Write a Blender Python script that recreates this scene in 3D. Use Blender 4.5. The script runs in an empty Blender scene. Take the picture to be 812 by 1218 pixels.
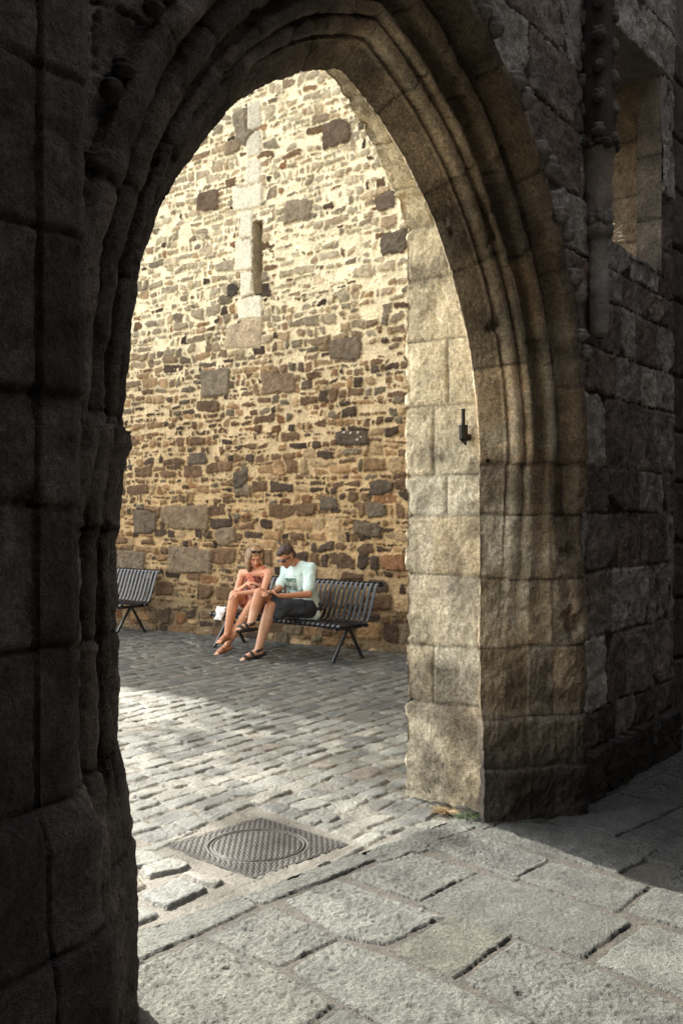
import bpy, math, random
import numpy as np
from mathutils import Vector, Matrix
random.seed(7)
RS = np.random.RandomState(11)
C = bpy.context.scene.collection
PI = math.pi

# ------------------------------------------------------------------ noise
def _h(ix, iy, iz, seed):
    with np.errstate(over='ignore'):
        h = (ix.astype(np.uint32)*np.uint32(374761393) + iy.astype(np.uint32)*np.uint32(668265263)
             + iz.astype(np.uint32)*np.uint32(2147483647) + np.uint32((seed*974711+12345) & 0xffffffff))
        h = (h ^ (h >> np.uint32(13)))*np.uint32(1274126177)
        h = (h ^ (h >> np.uint32(16)))*np.uint32(2246822519)
        h = h ^ (h >> np.uint32(15))
    return (h & np.uint32(0xffffff)).astype(np.float32)/np.float32(0xffffff)
def vn(x, y, z, seed=0):
    x, y, z = np.broadcast_arrays(np.asarray(x, np.float32), np.asarray(y, np.float32), np.asarray(z, np.float32))
    fx, fy, fz = np.floor(x), np.floor(y), np.floor(z)
    ix, iy, iz = fx.astype(np.int32), fy.astype(np.int32), fz.astype(np.int32)
    tx, ty, tz = x-fx, y-fy, z-fz
    tx = tx*tx*(3-2*tx); ty = ty*ty*(3-2*ty); tz = tz*tz*(3-2*tz)
    def c(a, b, d): return _h(ix+a, iy+b, iz+d, seed)
    r = ((c(0,0,0)*(1-tx)+c(1,0,0)*tx)*(1-ty)+(c(0,1,0)*(1-tx)+c(1,1,0)*tx)*ty)*(1-tz) + \
        ((c(0,0,1)*(1-tx)+c(1,0,1)*tx)*(1-ty)+(c(0,1,1)*(1-tx)+c(1,1,1)*tx)*ty)*tz
    return r*2-1
def fbm(x, y, z, f=1.0, octv=4, gain=.5, seed=0):
    s = 0; a = 1; t = 0
    x, y, z = np.asarray(x, np.float32), np.asarray(y, np.float32), np.asarray(z, np.float32)
    for i in range(octv):
        # rotate a little each octave so the lattice never shows
        c_, s_ = math.cos(.6*i+.4), math.sin(.6*i+.4)
        xr = c_*x - s_*y; yr = s_*x + c_*y
        zr = z + .35*xr - .25*yr
        s = s + a*vn(xr*f, yr*f, zr*f, seed+i*17); t += a; a *= gain; f *= 2.03
    return s/t*1.5
def sst(a, b, x):
    t = np.clip((x-a)/(b-a), 0, 1); return t*t*(3-2*t)
def hsh(i, s=0):
    i = np.asarray(i)
    return _h(i.astype(np.int32), np.zeros_like(i, dtype=np.int32)+s, np.zeros_like(i, dtype=np.int32), 5)

# ------------------------------------------------------------------ object helpers
def props(o, label=None, cat=None, group=None, kind=None):
    if label: o['label'] = label
    if cat: o['category'] = cat
    if group: o['group'] = group
    if kind: o['kind'] = kind
    return o
def thing(name, label, cat, loc=(0,0,0), rz=0, group=None):
    o = bpy.data.objects.new(name, None); C.objects.link(o)
    o.location = loc; o.rotation_euler = (0,0,rz); o.empty_display_size = .1
    return props(o, label, cat, group)
def link(name, me, mat, parent=None, world=True):
    o = bpy.data.objects.new(name, me); C.objects.link(o)
    if mat: me.materials.append(mat)
    if parent:
        o.parent = parent
        if world and parent.type == 'EMPTY':   # vertices were given in world space
            m = Matrix.Translation(parent_loc(parent)) @ Matrix.Rotation(parent_rz(parent), 4, 'Z')
            o.matrix_parent_inverse = m.inverted()
    return o
def parent_loc(p):
    v = Vector((0,0,0)); q = p
    while q is not None:
        v += Vector(q.location) if q.type == 'EMPTY' else Vector((0,0,0)); q = q.parent
    return v
def parent_rz(p):
    q = p
    while q is not None:
        if q.type == 'EMPTY' and q.parent is None: return q.rotation_euler.z
        q = q.parent
    return 0
def mesh_np(name, V, F, col=None, smooth=True):
    """V (n,3), F (m,4) or (m,3) int arrays"""
    me = bpy.data.meshes.new(name)
    V = np.ascontiguousarray(V, np.float32); F = np.ascontiguousarray(F, np.int32)
    k = F.shape[1]
    me.vertices.add(len(V)); me.vertices.foreach_set('co', V.ravel())
    me.loops.add(F.size); me.loops.foreach_set('vertex_index', F.ravel())
    me.polygons.add(len(F)); me.polygons.foreach_set('loop_start', np.arange(0, F.size, k, dtype=np.int32))
    me.update(calc_edges=True)
    me.polygons.foreach_set('use_smooth', np.full(len(F), smooth))
    if col is not None:
        at = me.color_attributes.new('Col', 'FLOAT_COLOR', 'POINT')
        c4 = np.ones((len(V), 4), np.float32); c4[:, :3] = col
        at.data.foreach_set('color', c4.ravel())
    return me
def grid_mesh(name, P, col, mat, parent=None, keep=None, flip=False, smooth=True):
    ny, nx = P.shape[:2]
    idx = np.arange(ny*nx).reshape(ny, nx)
    F = np.stack([idx[:-1,:-1], idx[:-1,1:], idx[1:,1:], idx[1:,:-1]], -1)
    if flip: F = F[..., ::-1]
    if keep is not None: F = F[keep]
    F = F.reshape(-1, 4)
    V = P.reshape(-1, 3); cc = col.reshape(-1, 3) if col is not None else None
    used = np.zeros(len(V), bool); used[F.ravel()] = True
    mp = np.cumsum(used)-1
    V = V[used]; F = mp[F]
    if cc is not None: cc = cc[used]
    return link(name, mesh_np(name, V, F, cc, smooth), mat, parent)
def grid_normals(P):
    du = np.gradient(P, axis=1); dv = np.gradient(P, axis=0)
    n = np.cross(du, dv); n /= (np.linalg.norm(n, axis=-1, keepdims=True)+1e-9)
    return n
class MB:
    """collects simple solids into one mesh"""
    def __init__(s): s.v = []; s.f = []
    def add(s, vs, fs):
        b = len(s.v); s.v += [tuple(v) for v in vs]; s.f += [tuple(i+b for i in f) for f in fs]; return s
    def box(s, x0, x1, y0, y1, z0, z1, M=None):
        vs = [(x,y,z) for z in (z0,z1) for y in (y0,y1) for x in (x0,x1)]
        if M: vs = [M @ Vector(v) for v in vs]
        return s.add(vs, [(0,2,3,1),(4,5,7,6),(0,1,5,4),(2,6,7,3),(0,4,6,2),(1,3,7,5)])
    def tube(s, pts, r, n=8, cap=True, sq=None):
        pts = [Vector(p) for p in pts]; rr = r if isinstance(r, (list, tuple)) else [r]*len(pts)
        rings = []; up0 = None
        for i, p in enumerate(pts):
            t = (pts[min(i+1, len(pts)-1)]-pts[max(i-1, 0)])
            t = t.normalized() if t.length > 1e-9 else Vector((0,0,1))
            ref = up0 if up0 is not None else (Vector((0,0,1)) if abs(t.z) < .9 else Vector((1,0,0)))
            a = (ref - t*ref.dot(t)).normalized(); b = t.cross(a); up0 = a
            ring = []
            for k in range(n):
                th = 2*PI*k/n + (PI/n if n == 4 else 0)
                ca, cb = math.cos(th)*rr[i], math.sin(th)*rr[i]
                if sq: ca *= sq[0]; cb *= sq[1]
                ring.append(p + a*ca + b*cb)
            rings.append(ring)
        base = len(s.v)
        for ring in rings: s.v += [tuple(v) for v in ring]
        for i in range(len(pts)-1):
            for k in range(n):
                k2 = (k+1) % n
                s.f.append((base+i*n+k, base+i*n+k2, base+(i+1)*n+k2, base+(i+1)*n+k))
        if cap:
            s.f.append(tuple(base+k for k in range(n))[::-1]); s.f.append(tuple(base+(len(pts)-1)*n+k for k in range(n)))
        return s
    def lathe(s, prof, c, n=16, M=None):
        base = len(s.v)
        for (r, z) in prof:
            for k in range(n):
                v = Vector((c[0]+r*math.cos(2*PI*k/n), c[1]+r*math.sin(2*PI*k/n), c[2]+z))
                s.v.append(tuple(M @ v if M else v))
        for i in range(len(prof)-1):
            for k in range(n):
                k2 = (k+1) % n
                s.f.append((base+i*n+k, base+i*n+k2, base+(i+1)*n+k2, base+(i+1)*n+k))
        s.f.append(tuple(base+k for k in range(n))[::-1]); s.f.append(tuple(base+(len(prof)-1)*n+k for k in range(n)))
        return s
    def build(s, name, mat, parent=None, smooth=False, world=True, bevel=0, col=None):
        me = bpy.data.meshes.new(name); me.from_pydata(s.v, [], s.f); me.update()
        if smooth: me.polygons.foreach_set('use_smooth', [True]*len(me.polygons))
        if col is not None:
            at = me.color_attributes.new('Col', 'FLOAT_COLOR', 'POINT')
            for i in range(len(me.vertices)): at.data[i].color = (*col, 1)
        o = link(name, me, mat, parent, world)
        if bevel:
            b = o.modifiers.new('bevel', 'BEVEL'); b.width = bevel; b.segments = 2; b.limit_method = 'ANGLE'
        return o

# ------------------------------------------------------------------ materials
def new_mat(name):
    m = bpy.data.materials.new(name); m.use_nodes = True
    nt = m.node_tree; b = nt.nodes['Principled BSDF']
    return m, nt, b
def stone_mat(name, rough=.85, s1=70., s2=260., bump=.35, var=.35, dist=.012, tint=(1,1,1), spec=.3, speck=.25, stain=.3):
    """colour attribute x mineral grain; two scales of grain bump"""
    m, nt, b = new_mat(name); N = nt.nodes; Lk = nt.links.new
    at = N.new('ShaderNodeAttribute'); at.attribute_name = 'Col'
    geo = N.new('ShaderNodeNewGeometry')
    n1 = N.new('ShaderNodeTexNoise'); n1.inputs['Scale'].default_value = s1; n1.inputs['Detail'].default_value = 6; n1.inputs['Roughness'].default_value = .65
    n2 = N.new('ShaderNodeTexNoise'); n2.inputs['Scale'].default_value = s2; n2.inputs['Detail'].default_value = 3
    n3 = N.new('ShaderNodeTexNoise'); n3.inputs['Scale'].default_value = 5.; n3.inputs['Detail'].default_value = 7; n3.inputs['Roughness'].default_value = .7
    for n in (n1, n2, n3): Lk(geo.outputs['Position'], n.inputs['Vector'])
    def rng(src, a, b_, c, d):
        r = N.new('ShaderNodeMapRange'); Lk(src, r.inputs[0])
        for i, v in enumerate((a, b_, c, d)): r.inputs[i+1].default_value = v
        return r.outputs[0]
    def mul(a, b_):
        x = N.new('ShaderNodeMath'); x.operation = 'MULTIPLY'; Lk(a, x.inputs[0]); Lk(b_, x.inputs[1]); return x.outputs[0]
    k = mul(mul(rng(n1.outputs[0], .3, .7, 1-var, 1+var), rng(n2.outputs[0], .3, .7, 1-speck, 1+speck)), rng(n3.outputs[0], .3, .7, 1-stain, 1+stain))
    vm = N.new('ShaderNodeVectorMath'); vm.operation = 'SCALE'; Lk(at.outputs['Color'], vm.inputs[0]); Lk(k, vm.inputs['Scale'])
    vt = N.new('ShaderNodeVectorMath'); vt.operation = 'MULTIPLY'; Lk(vm.outputs[0], vt.inputs[0]); vt.inputs[1].default_value = tint
    Lk(vt.outputs[0], b.inputs['Base Color'])
    b.inputs['Roughness'].default_value = rough; b.inputs['Specular IOR Level'].default_value = spec
    ad = N.new('ShaderNodeMath'); ad.operation = 'MULTIPLY_ADD'; Lk(n2.outputs[0], ad.inputs[0]); ad.inputs[1].default_value = .35; Lk(n1.outputs[0], ad.inputs[2])
    bp = N.new('ShaderNodeBump'); bp.inputs['Strength'].default_value = bump; bp.inputs['Distance'].default_value = dist
    Lk(ad.outputs[0], bp.inputs['Height']); Lk(bp.outputs[0], b.inputs['Normal'])
    return m
def plain_mat(name, col, rough=.6, metal=0, spec=.5, noise=0, scale=40, bump=0, attr=False, sss=0, sheen=0):
    m, nt, b = new_mat(name); N = nt.nodes; Lk = nt.links.new
    b.inputs['Roughness'].default_value = rough; b.inputs['Metallic'].default_value = metal
    b.inputs['Specular IOR Level'].default_value = spec
    if sss: b.inputs['Subsurface Weight'].default_value = sss; b.inputs['Subsurface Scale'].default_value = .01
    n1 = N.new('ShaderNodeTexNoise'); n1.inputs['Scale'].default_value = scale; n1.inputs['Detail'].default_value = 5
    geo = N.new('ShaderNodeNewGeometry'); Lk(geo.outputs['Position'], n1.inputs['Vector'])
    r = N.new('ShaderNodeMapRange'); Lk(n1.outputs[0], r.inputs[0]); r.inputs[1].default_value = .3; r.inputs[2].default_value = .7
    r.inputs[3].default_value = 1-noise; r.inputs[4].default_value = 1+noise
    vm = N.new('ShaderNodeVectorMath'); vm.operation = 'SCALE'; Lk(r.outputs[0], vm.inputs['Scale'])
    if attr:
        at = N.new('ShaderNodeAttribute'); at.attribute_name = 'Col'; Lk(at.outputs['Color'], vm.inputs[0])
    else: vm.inputs[0].default_value = col
    Lk(vm.outputs[0], b.inputs['Base Color'])
    if bump:
        bp = N.new('ShaderNodeBump'); bp.inputs['Strength'].default_value = bump; bp.inputs['Distance'].default_value = .005
        Lk(n1.outputs[0], bp.inputs['Height']); Lk(bp.outputs[0], b.inputs['Normal'])
    return m
M_gate = stone_mat('weathered_granite', .88, 55, 210, .9, .42, .022, speck=.45, stain=.45)
M_rub = stone_mat('rubble_and_lime_mortar', .95, 32, 110, .9, .28, .03, speck=.22, stain=.2)
M_flag = stone_mat('paving_granite', .60, 60, 240, 1.0, .46, .024, spec=.45, stain=.38, speck=.5)
M_cob = stone_mat('sett_granite', .60, 55, 200, .8, .3, .012, spec=.4, stain=.35, speck=.3)
M_iron = plain_mat('wrought_iron', (.03,.025,.022), .55, .6, noise=.4, scale=60, bump=.3)
M_black = plain_mat('black_bench_paint', (.008,.009,.012), .34, 0, .6, noise=.2, scale=90)

# ------------------------------------------------------------------ measured frame
CAMZ = 1.65; FPX = 1200.; CX = 406.; CY = 609.
def gp(x, y, z=0.):                 # point of the ground plane seen at photo pixel x, y
    d = FPX*(CAMZ-z)/(y-CY); return np.array([(x-CX)*d/FPX, d])
def pp(x, y, d):                    # point at depth d
    return Vector(((x-CX)*d/FPX, d, CAMZ-(y-CY)*d/FPX))
PH = math.radians(36)
A = np.array([math.sin(PH), math.cos(PH)])          # along the gateway wall
NN = np.array([-math.cos(PH), math.sin(PH)])        # through the gateway, into the yard
Rj = np.array([.73, 5.41]); HALF = 1.26
G0 = Rj - HALF*A
ZS = 1.907; RAD = 1.7235
def gw(s, m, z):                    # gateway frame -> world
    s, m, z = np.broadcast_arrays(np.asarray(s, float), np.asarray(m, float), np.asarray(z, float))
    return np.stack([G0[0]+s*A[0]+m*NN[0], G0[1]+s*A[1]+m*NN[1], z], -1)

# ------------------------------------------------------------------ stone relief on a grid
def poly_sd(poly, X, Y, k):
    """rounded inward distance to a convex polygon"""
    poly = np.asarray(poly); n = len(poly)
    area = 0
    for i in range(n):
        a, b = poly[i], poly[(i+1) % n]; area += a[0]*b[1]-b[0]*a[1]
    if area < 0: poly = poly[::-1]
    acc = 0
    for i in range(n):
        a, b = poly[i], poly[(i+1) % n]; e = b-a; L = math.hypot(*e)+1e-9
        d = (-(e[1])*(X-a[0]) + e[0]*(Y-a[1]))/L
        acc = acc + np.exp(np.clip(-d/k, -60, 60))
    return -k*np.log(acc)
def relief(u0, u1, v0, v1, res, stones, base, base_col, warp=.012, wf=9., seed=3, edge_noise=.006):
    """stones: dicts poly,h,col,e(bevel),k(round),tilt,rough(amp,freq),gap"""
    nu = int((u1-u0)/res)+1; nv = int((v1-v0)/res)+1
    U, V = np.meshgrid(np.linspace(u0, u1, nu), np.linspace(v0, v1, nv))
    WX = U + warp*fbm(U, V, 0, wf, 3, .55, seed); WY = V + warp*fbm(U, V, 7, wf, 3, .55, seed+40)
    EN = edge_noise*fbm(U, V, 3, 45, 3, .6, seed+70)
    R1 = fbm(U, V, 1, 14, 5, .62, seed+90)
    R2 = fbm(U, V, 2, 55, 2, .6, seed+95)
    H = base(U, V).astype(np.float32); COL = base_col(U, V).astype(np.float32)
    du = (u1-u0)/(nu-1); dv = (v1-v0)/(nv-1)
    for st in stones:
        p = np.asarray(st['poly']); pad = warp*1.6+.01
        i0 = max(0, int((p[:,0].min()-pad-u0)/du)); i1 = min(nu, int((p[:,0].max()+pad-u0)/du)+2)
        j0 = max(0, int((p[:,1].min()-pad-v0)/dv)); j1 = min(nv, int((p[:,1].max()+pad-v0)/dv)+2)
        if i1 <= i0 or j1 <= j0: continue
        sl = (slice(j0, j1), slice(i0, i1))
        sd = poly_sd(p, WX[sl], WY[sl], st.get('k', .006)) + EN[sl]
        if st.get('clear'):
            cm = sd > -st['clear']
            H[sl] = np.where(cm, np.minimum(H[sl], st.get('floor', -.02)), H[sl])
            if 'floorcol' in st: COL[sl] = np.where(cm[..., None], np.array(st['floorcol'])*(1+.15*R1[sl][..., None]), COL[sl])
        e = st.get('e', .015); m = np.clip(sd/e, 0, 1); m = 1-(1-m)**2.2
        c = p.mean(0); tl = st.get('tilt', (0, 0))
        amp = st.get('rough', .003); amp2 = st.get('pit', 0)
        h = st.get('h0', 0)+(st['h'] + tl[0]*(U[sl]-c[0]) + tl[1]*(V[sl]-c[1]) + amp*R1[sl] - amp2*np.maximum(0, R2[sl]+.15))*m
        ok = (sd > 0) & (h > H[sl])
        H[sl] = np.where(ok, h, H[sl])
        cc = np.array(st['col'])[None, None]*(1+st.get('cvar', .18)*R1[sl][..., None])
        cc = cc*(1-.35*(R2[sl] > .45))[..., None] if st.get('fleck') else cc
        mix = (sst(.0, .35, m)*ok)[..., None]
        COL[sl] = COL[sl]*(1-mix)+cc*mix
    return U, V, H, np.clip(COL, .003, .95)
def jit_quad(x0, x1, y0, y1, j, r=RS):
    q = [[x0,y0],[x1,y0],[x1,y1],[x0,y1]]
    q = [[a+r.uniform(-j, j), b+r.uniform(-j, j)] for a, b in q]
    if r.rand() < .55 and (x1-x0) > 3*j:          # knock a corner off: five sided stone
        i = r.randint(4); a = np.array(q[i]); p = np.array(q[i-1]); n = np.array(q[(i+1) % 4])
        t = r.uniform(.12, .4); t2 = r.uniform(.15, .45)
        q[i:i+1] = [list(a+(p-a)*t), list(a+(n-a)*t2)]
    return q
# =================================================================== FAR RUBBLE WALL
Q0 = np.array([.72, 11.7])
def wz(x, y):
    r = (x-CX)/FPX; w = (.72-11.7*r)/(.809+.588*r); d = 11.7+.588*w
    return (w, CAMZ-(y-CY)*d/FPX)
def rubble(x0, x1, y0, y1, rng, pick):
    out = []; y = y0
    while y < y1:
        low = 1-min(1, max(0, (y-1.2)/2.2))
        rh = rng.uniform(.07, .165)+.09*low*rng.rand()**2
        x = x0+rng.uniform(-.2, 0)
        while x < x1:
            cw = rng.uniform(.25, .75)
            sub = 1
            if rh > .12 and rng.rand() < .62-.25*low: sub = 2 if rng.rand() < .8 else 3
            if sub == 1: cw = rh*rng.uniform(1.0, 3.2)
            hs = rng.dirichlet([7]*sub)*rh if sub > 1 else [rh]
            yy = y+rng.uniform(-.012, .012)
            for h in hs:
                xx = x; end = x+cw
                while xx < end-.03:
                    w = min(end-xx, max(.055, h*rng.uniform(.9, 3.6) if rng.rand() < .8 else h*rng.uniform(.5, 1.0)))
                    if end-(xx+w) < .05: w = end-xx
                    g = rng.uniform(.006, .015)
                    if w-2*g > .025 and h-2*g > .018:
                        pick(out, xx+g, xx+w-g, yy+g*.8, yy+h-g*.8, rng)
                    xx += w
                yy += h
            x += cw
        y += rh
    return out
PAL = [((.13,.076,.040),.36),((.062,.040,.026),.20),((.18,.085,.038),.08),((.26,.155,.075),.18),((.14,.108,.07),.08),((.33,.225,.12),.10)]
def wall_pick(out, a, b, c, d, rng):
    zc = (c+d)/2; hi = sst(2.9, 4.9, zc)
    if rng.rand() < .05+.07*hi: return
    k = rng.choice(len(PAL), p=np.array([p for _, p in PAL])/sum(p for _, p in PAL)); col = np.array(PAL[k][0])*rng.uniform(.75, 1.3)
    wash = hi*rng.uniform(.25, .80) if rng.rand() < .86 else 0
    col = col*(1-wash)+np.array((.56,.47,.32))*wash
    j = min(.020+.012*hi, (d-c)*.25)
    q = jit_quad(a, b, c, d, j, rng)
    q = [[p[0], p[1]+.022*(2-p[0])*float(sst(2.5, 5, p[1]))] for p in q]
    out.append(dict(poly=q, h=rng.uniform(.010, .042)*(1-.3*hi), col=col, e=rng.uniform(.012, .035), k=rng.uniform(.004,.012), tilt=(rng.uniform(-.08,.08), rng.uniform(-.1,.1)), rough=.012, cvar=.4))
def wall_base(U, V):
    return .008*fbm(U, V, 5, 5, 4, .6, 301)+.007*fbm(U, V, 6, 20, 3, .65, 302)-.002-.02*sst(.55,.9,fbm(U, V, 8, 11, 3, .5, 309))
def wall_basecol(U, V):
    hi = sst(1.4, 5.2, V+.35*fbm(U, V, 1, .8, 3, .5, 307))[..., None]  # mortar paler with height: brighter upper light painted into the colour
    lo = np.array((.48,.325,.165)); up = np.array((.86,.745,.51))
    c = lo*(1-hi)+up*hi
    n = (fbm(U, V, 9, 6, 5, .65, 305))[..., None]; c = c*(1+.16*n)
    dirt_shade = .8*sst(1.35, -.1, V+.25*fbm(U, V, 2, 3, 3, .5, 306))[..., None]  # dirt at the wall foot, deepened by painted-in shade
    return c*(1-dirt_shade)+np.array((.12,.09,.06))*dirt_shade
rngw = np.random.RandomState(5)
WS = rubble(-.5, 6.6, -.05, 7.6, rngw, wall_pick)
def feature(x0, y0, x1, y1, col, h=.03, j=.045, **kw):
    col = np.array(col)*(.85,.78,.66); m_ = col.mean(); col = (col*.4+m_*.6*np.array((1.28,.97,.68)))*1.2
    (a, d) = wz(x0, y0); (b, c) = wz(x1, y1)
    a, b = min(a, b), max(a, b); c, d = min(c, d), max(c, d)
    s = dict(poly=jit_quad(a, b, c, d, j, rngw), h=h, col=col, e=.03, k=.016, clear=.01, floor=.0, rough=.014, cvar=.4); s.update(kw); return s
WS += [feature(280,134,308,168,(.21,.20,.165)), feature(386,144,418,168,(.13,.085,.06), .04), feature(268,166,287,184,(.25,.19,.12)),
       feature(238,438,272,471,(.17,.15,.12), .035), feature(400,510,440,529,(.085,.065,.05), .04, fleck=0), feature(268,386,312,409,(.40,.34,.24), .02),
       feature(313,445,352,462,(.20,.13,.075), .03), feature(456,277,484,299,(.12,.10,.08), .045), feature(233,228,262,246,(.15,.085,.055)),
       feature(341,242,374,262,(.24,.22,.17)), feature(390,402,430,425,(.15,.12,.09)), feature(190,606,254,632,(.20,.135,.075), .04),
       feature(160,610,190,633,(.13,.10,.075), .04), feature(258,628,282,650,(.22,.16,.10), .035), feature(420,620,458,640,(.12,.09,.065), .04),
       feature(440,570,470,590,(.085,.065,.05), .04), feature(278,560,300,578,(.09,.075,.06), .035), feature(255,376,262,383,(.06,.05,.05)),
       feature(224,536,246,552,(.11,.09,.07)), feature(135,655,175,690,(.17,.13,.09), .04), feature(200,650,255,685,(.20,.15,.095), .045), feature(270,338,283,352,(.05,.045,.05)),
       feature(448,232,470,246,(.14,.10,.08)), feature(380,590,402,604,(.10,.08,.06))]
# white paint flecks on one dark stone are small lime blobs
for fx, fy in ((412,516),(420,516),(429,515),(432,520),(413,522),(428,523)):
    w_, z_ = wz(fx, fy); WS.append(dict(poly=[[w_-.018,z_-.014],[w_+.018,z_-.014],[w_+.018,z_+.014],[w_-.018,z_+.014]], h=.052, col=(.62,.56,.46), e=.012, k=.004, rough=.002))
# dressed pale surround of the slit window, in blocks
sl_w0, sl_top = wz(313, 262); sl_w1, sl_bot = wz(304.5, 350)
SLIT = (min(sl_w0, sl_w1)-.01, max(sl_w0, sl_w1)+.03, sl_bot, sl_top)
pale = (.72,.65,.50)
zc = SLIT[2]-.32; k = 0
for hh in (.30,.36,.40,.38,.30):
    wid = (.26,.20,.30,.22,.34)[k]
    WS.append(dict(poly=jit_quad(SLIT[1]-(.0 if 0 < k < 4 else .16), SLIT[1]+wid, zc+.006, zc+hh-.006, .006), h=.028, col=np.array(pale)*(1-.05*(k % 2)), e=.012, k=.01, clear=.02, floor=.004, rough=.003, cvar=.05)); zc += hh; k += 1
for k in range(3):
    WS.append(dict(poly=jit_quad(SLIT[1]-.12, SLIT[1]+.13, zc+.01+k*.36, zc+.34+k*.36, .012), h=.018, col=np.array((.60,.54,.42))*(1-.06*k), e=.02, k=.012, clear=.02, floor=.004, rough=.004, cvar=.06))
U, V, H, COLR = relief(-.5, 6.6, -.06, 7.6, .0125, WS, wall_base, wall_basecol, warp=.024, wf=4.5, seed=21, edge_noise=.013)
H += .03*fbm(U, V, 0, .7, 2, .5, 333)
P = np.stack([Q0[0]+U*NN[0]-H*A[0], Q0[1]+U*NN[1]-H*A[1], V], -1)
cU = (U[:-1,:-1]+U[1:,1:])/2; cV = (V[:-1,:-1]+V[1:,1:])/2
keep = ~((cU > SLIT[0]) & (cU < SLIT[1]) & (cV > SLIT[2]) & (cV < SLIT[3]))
yard_wall = thing('rubble_wall', 'tall yard wall of brown rubble stones in cream lime mortar behind the benches', 'wall', (Q0[0], Q0[1], 0))
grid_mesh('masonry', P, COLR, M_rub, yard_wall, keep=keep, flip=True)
def wall_w(w, off, z): return (Q0[0]+w*NN[0]+off*A[0], Q0[1]+w*NN[1]+off*A[1], z)
def wall_box(mb, w0, w1, o0, o1, z0, z1):
    vs = [wall_w(w, o, z) for z in (z0,z1) for o in (o0,o1) for w in (w0,w1)]
    mb.add(vs, [(0,2,3,1),(4,5,7,6),(0,1,5,4),(2,6,7,3),(0,4,6,2),(1,3,7,5)])
# slit recess: cheeks, lintel, sill, narrow dark loop
mb = MB(); a_, b_, c_, d_ = SLIT
wall_box(mb, a_-.06, a_, -.01, .34, c_-.05, d_+.05); wall_box(mb, b_, b_+.06, -.02, .34, c_-.05, d_+.05)
wall_box(mb, a_, b_, -.015, .34, d_, d_+.05); wall_box(mb, a_, b_, -.015, .34, c_-.06, c_)
mb.build('slit_window', M_gate, yard_wall, col=(.56,.47,.32), bevel=.006)
mb = MB(); wall_box(mb, a_, b_, .30, .33, c_, d_); mb.build('slit_infill', M_gate, yard_wall, col=(.12,.10,.08))
# body and the rest of the wall beyond what the gate frames
def coarse_wall(name, w0, w1, z0, z1, seed, parent):
    st = rubble(w0, w1, z0, z1, np.random.RandomState(seed), wall_pick)
    U, V, H, CL = relief(w0, w1, z0, z1, .03, st, wall_base, wall_basecol, warp=.02, wf=5., seed=seed, edge_noise=.012)
    P = np.stack([Q0[0]+U*NN[0]-H*A[0], Q0[1]+U*NN[1]-H*A[1], V], -1)
    grid_mesh(name, P, CL, M_rub, parent, flip=True)
coarse_wall('masonry', 6.59, 13, -.06, 7.6, 31, yard_wall)
coarse_wall('masonry', -3.2, -.49, -.06, 7.6, 32, yard_wall)
YW_TOP = 7.6
mb = MB(); wall_box(mb, -3.2, 13, .36, .7, -.1, YW_TOP); wall_box(mb, -3.2, 13, .0, .70, YW_TOP, 9.3); wall_box(mb, -3.2, 13, -.08, .76, 9.3, 9.45)  # unseen upper wall raised so its shadow reaches over the setts
mb.build('wall_core', M_gate, yard_wall, col=(.3,.24,.17))

# =================================================================== GROUND
E1 = np.array([math.sin(math.radians(44)), math.cos(math.radians(44))]); E2 = np.array([-E1[1], E1[0]])
def undul(X, Y): return .010*fbm(X, Y, 0, .55, 2, .5, 401)
def field(name, AX, BX, u0, u1, v0, v1, res, stones, base, bcol, mat, keepf, **kw):
    M = np.stack([AX, BX])
    ss = []
    for s in stones:
        t = dict(s); t['poly'] = np.asarray(s['poly']) @ M.T; ss.append(t)
    U, V, H, CL = relief(u0, u1, v0, v1, res, ss, base, bcol, **kw)
    X = U*AX[0]+V*BX[0]; Y = U*AX[1]+V*BX[1]
    P = np.stack([X, Y, H+undul(X, Y)], -1)
    k = keepf(X, Y)[:-1,:-1] if keepf else None
    o = grid_mesh(name, P, CL, mat, None, keep=k); props(o, kind='structure'); return o
def e2c(X, Y): return X*E2[0]+Y*E2[1]
# setts of the yard, in rows that run with the gateway wall
def quad_world(ax, bx, pts): return [[p[0]*ax[0]+p[1]*bx[0], p[0]*ax[1]+p[1]*bx[1]] for p in pts]
rngc = np.random.RandomState(9)
SETTS = []
q = 1.8
GREYS = [(.235,.235,.215),(.19,.19,.18),(.27,.265,.235),(.21,.215,.205),(.235,.225,.20),(.16,.16,.155),(.29,.275,.24)]
while q < 11.4:
    rh = rngc.uniform(.135, .18)
    p = 2.2+rngc.uniform(0, .2)
    while p < 10.2:
        L = rngc.uniform(.15, .30)
        g = rngc.uniform(.006, .012)
        col = np.array(GREYS[rngc.randint(len(GREYS))])*rngc.uniform(.8, 1.15)
        if rngc.rand() < .025: col = np.array((.24,.205,.175))
        if rngc.rand() < .965:
            SETTS.append(dict(poly=quad_world(A, NN, jit_quad(p+g, p+L-g, q+g, q+rh-g, .014, rngc)), h=rngc.uniform(.004, .013), col=col*(.50,.51,.485), e=rngc.uniform(.014, .030), k=.012,
                          tilt=(rngc.uniform(-.05,.05), rngc.uniform(-.07,.07)), rough=.0035, cvar=.12, pit=rngc.choice([0,0,.002,.004])))
        p += L
    q += rh
MH = np.array([-.415, 5.01]); MS = .315; MA = math.radians(47)
MX = np.array([math.cos(MA), math.sin(MA)]); MY = np.array([-MX[1], MX[0]])
def gpoly(*pts): return [list(gp(*p)) for p in pts]
def inflate(poly, d):
    p = np.asarray(poly); c = p.mean(0); v = p-c; return (c+v*(1+d/np.linalg.norm(v, axis=1, keepdims=True))).tolist()
mhq = [list(MH+MX*a*MS+MY*b*MS) for a, b in ((-1,-1),(1,-1),(1,1),(-1,1))]
GREY = (.27,.27,.25)
LS = .55
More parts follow.
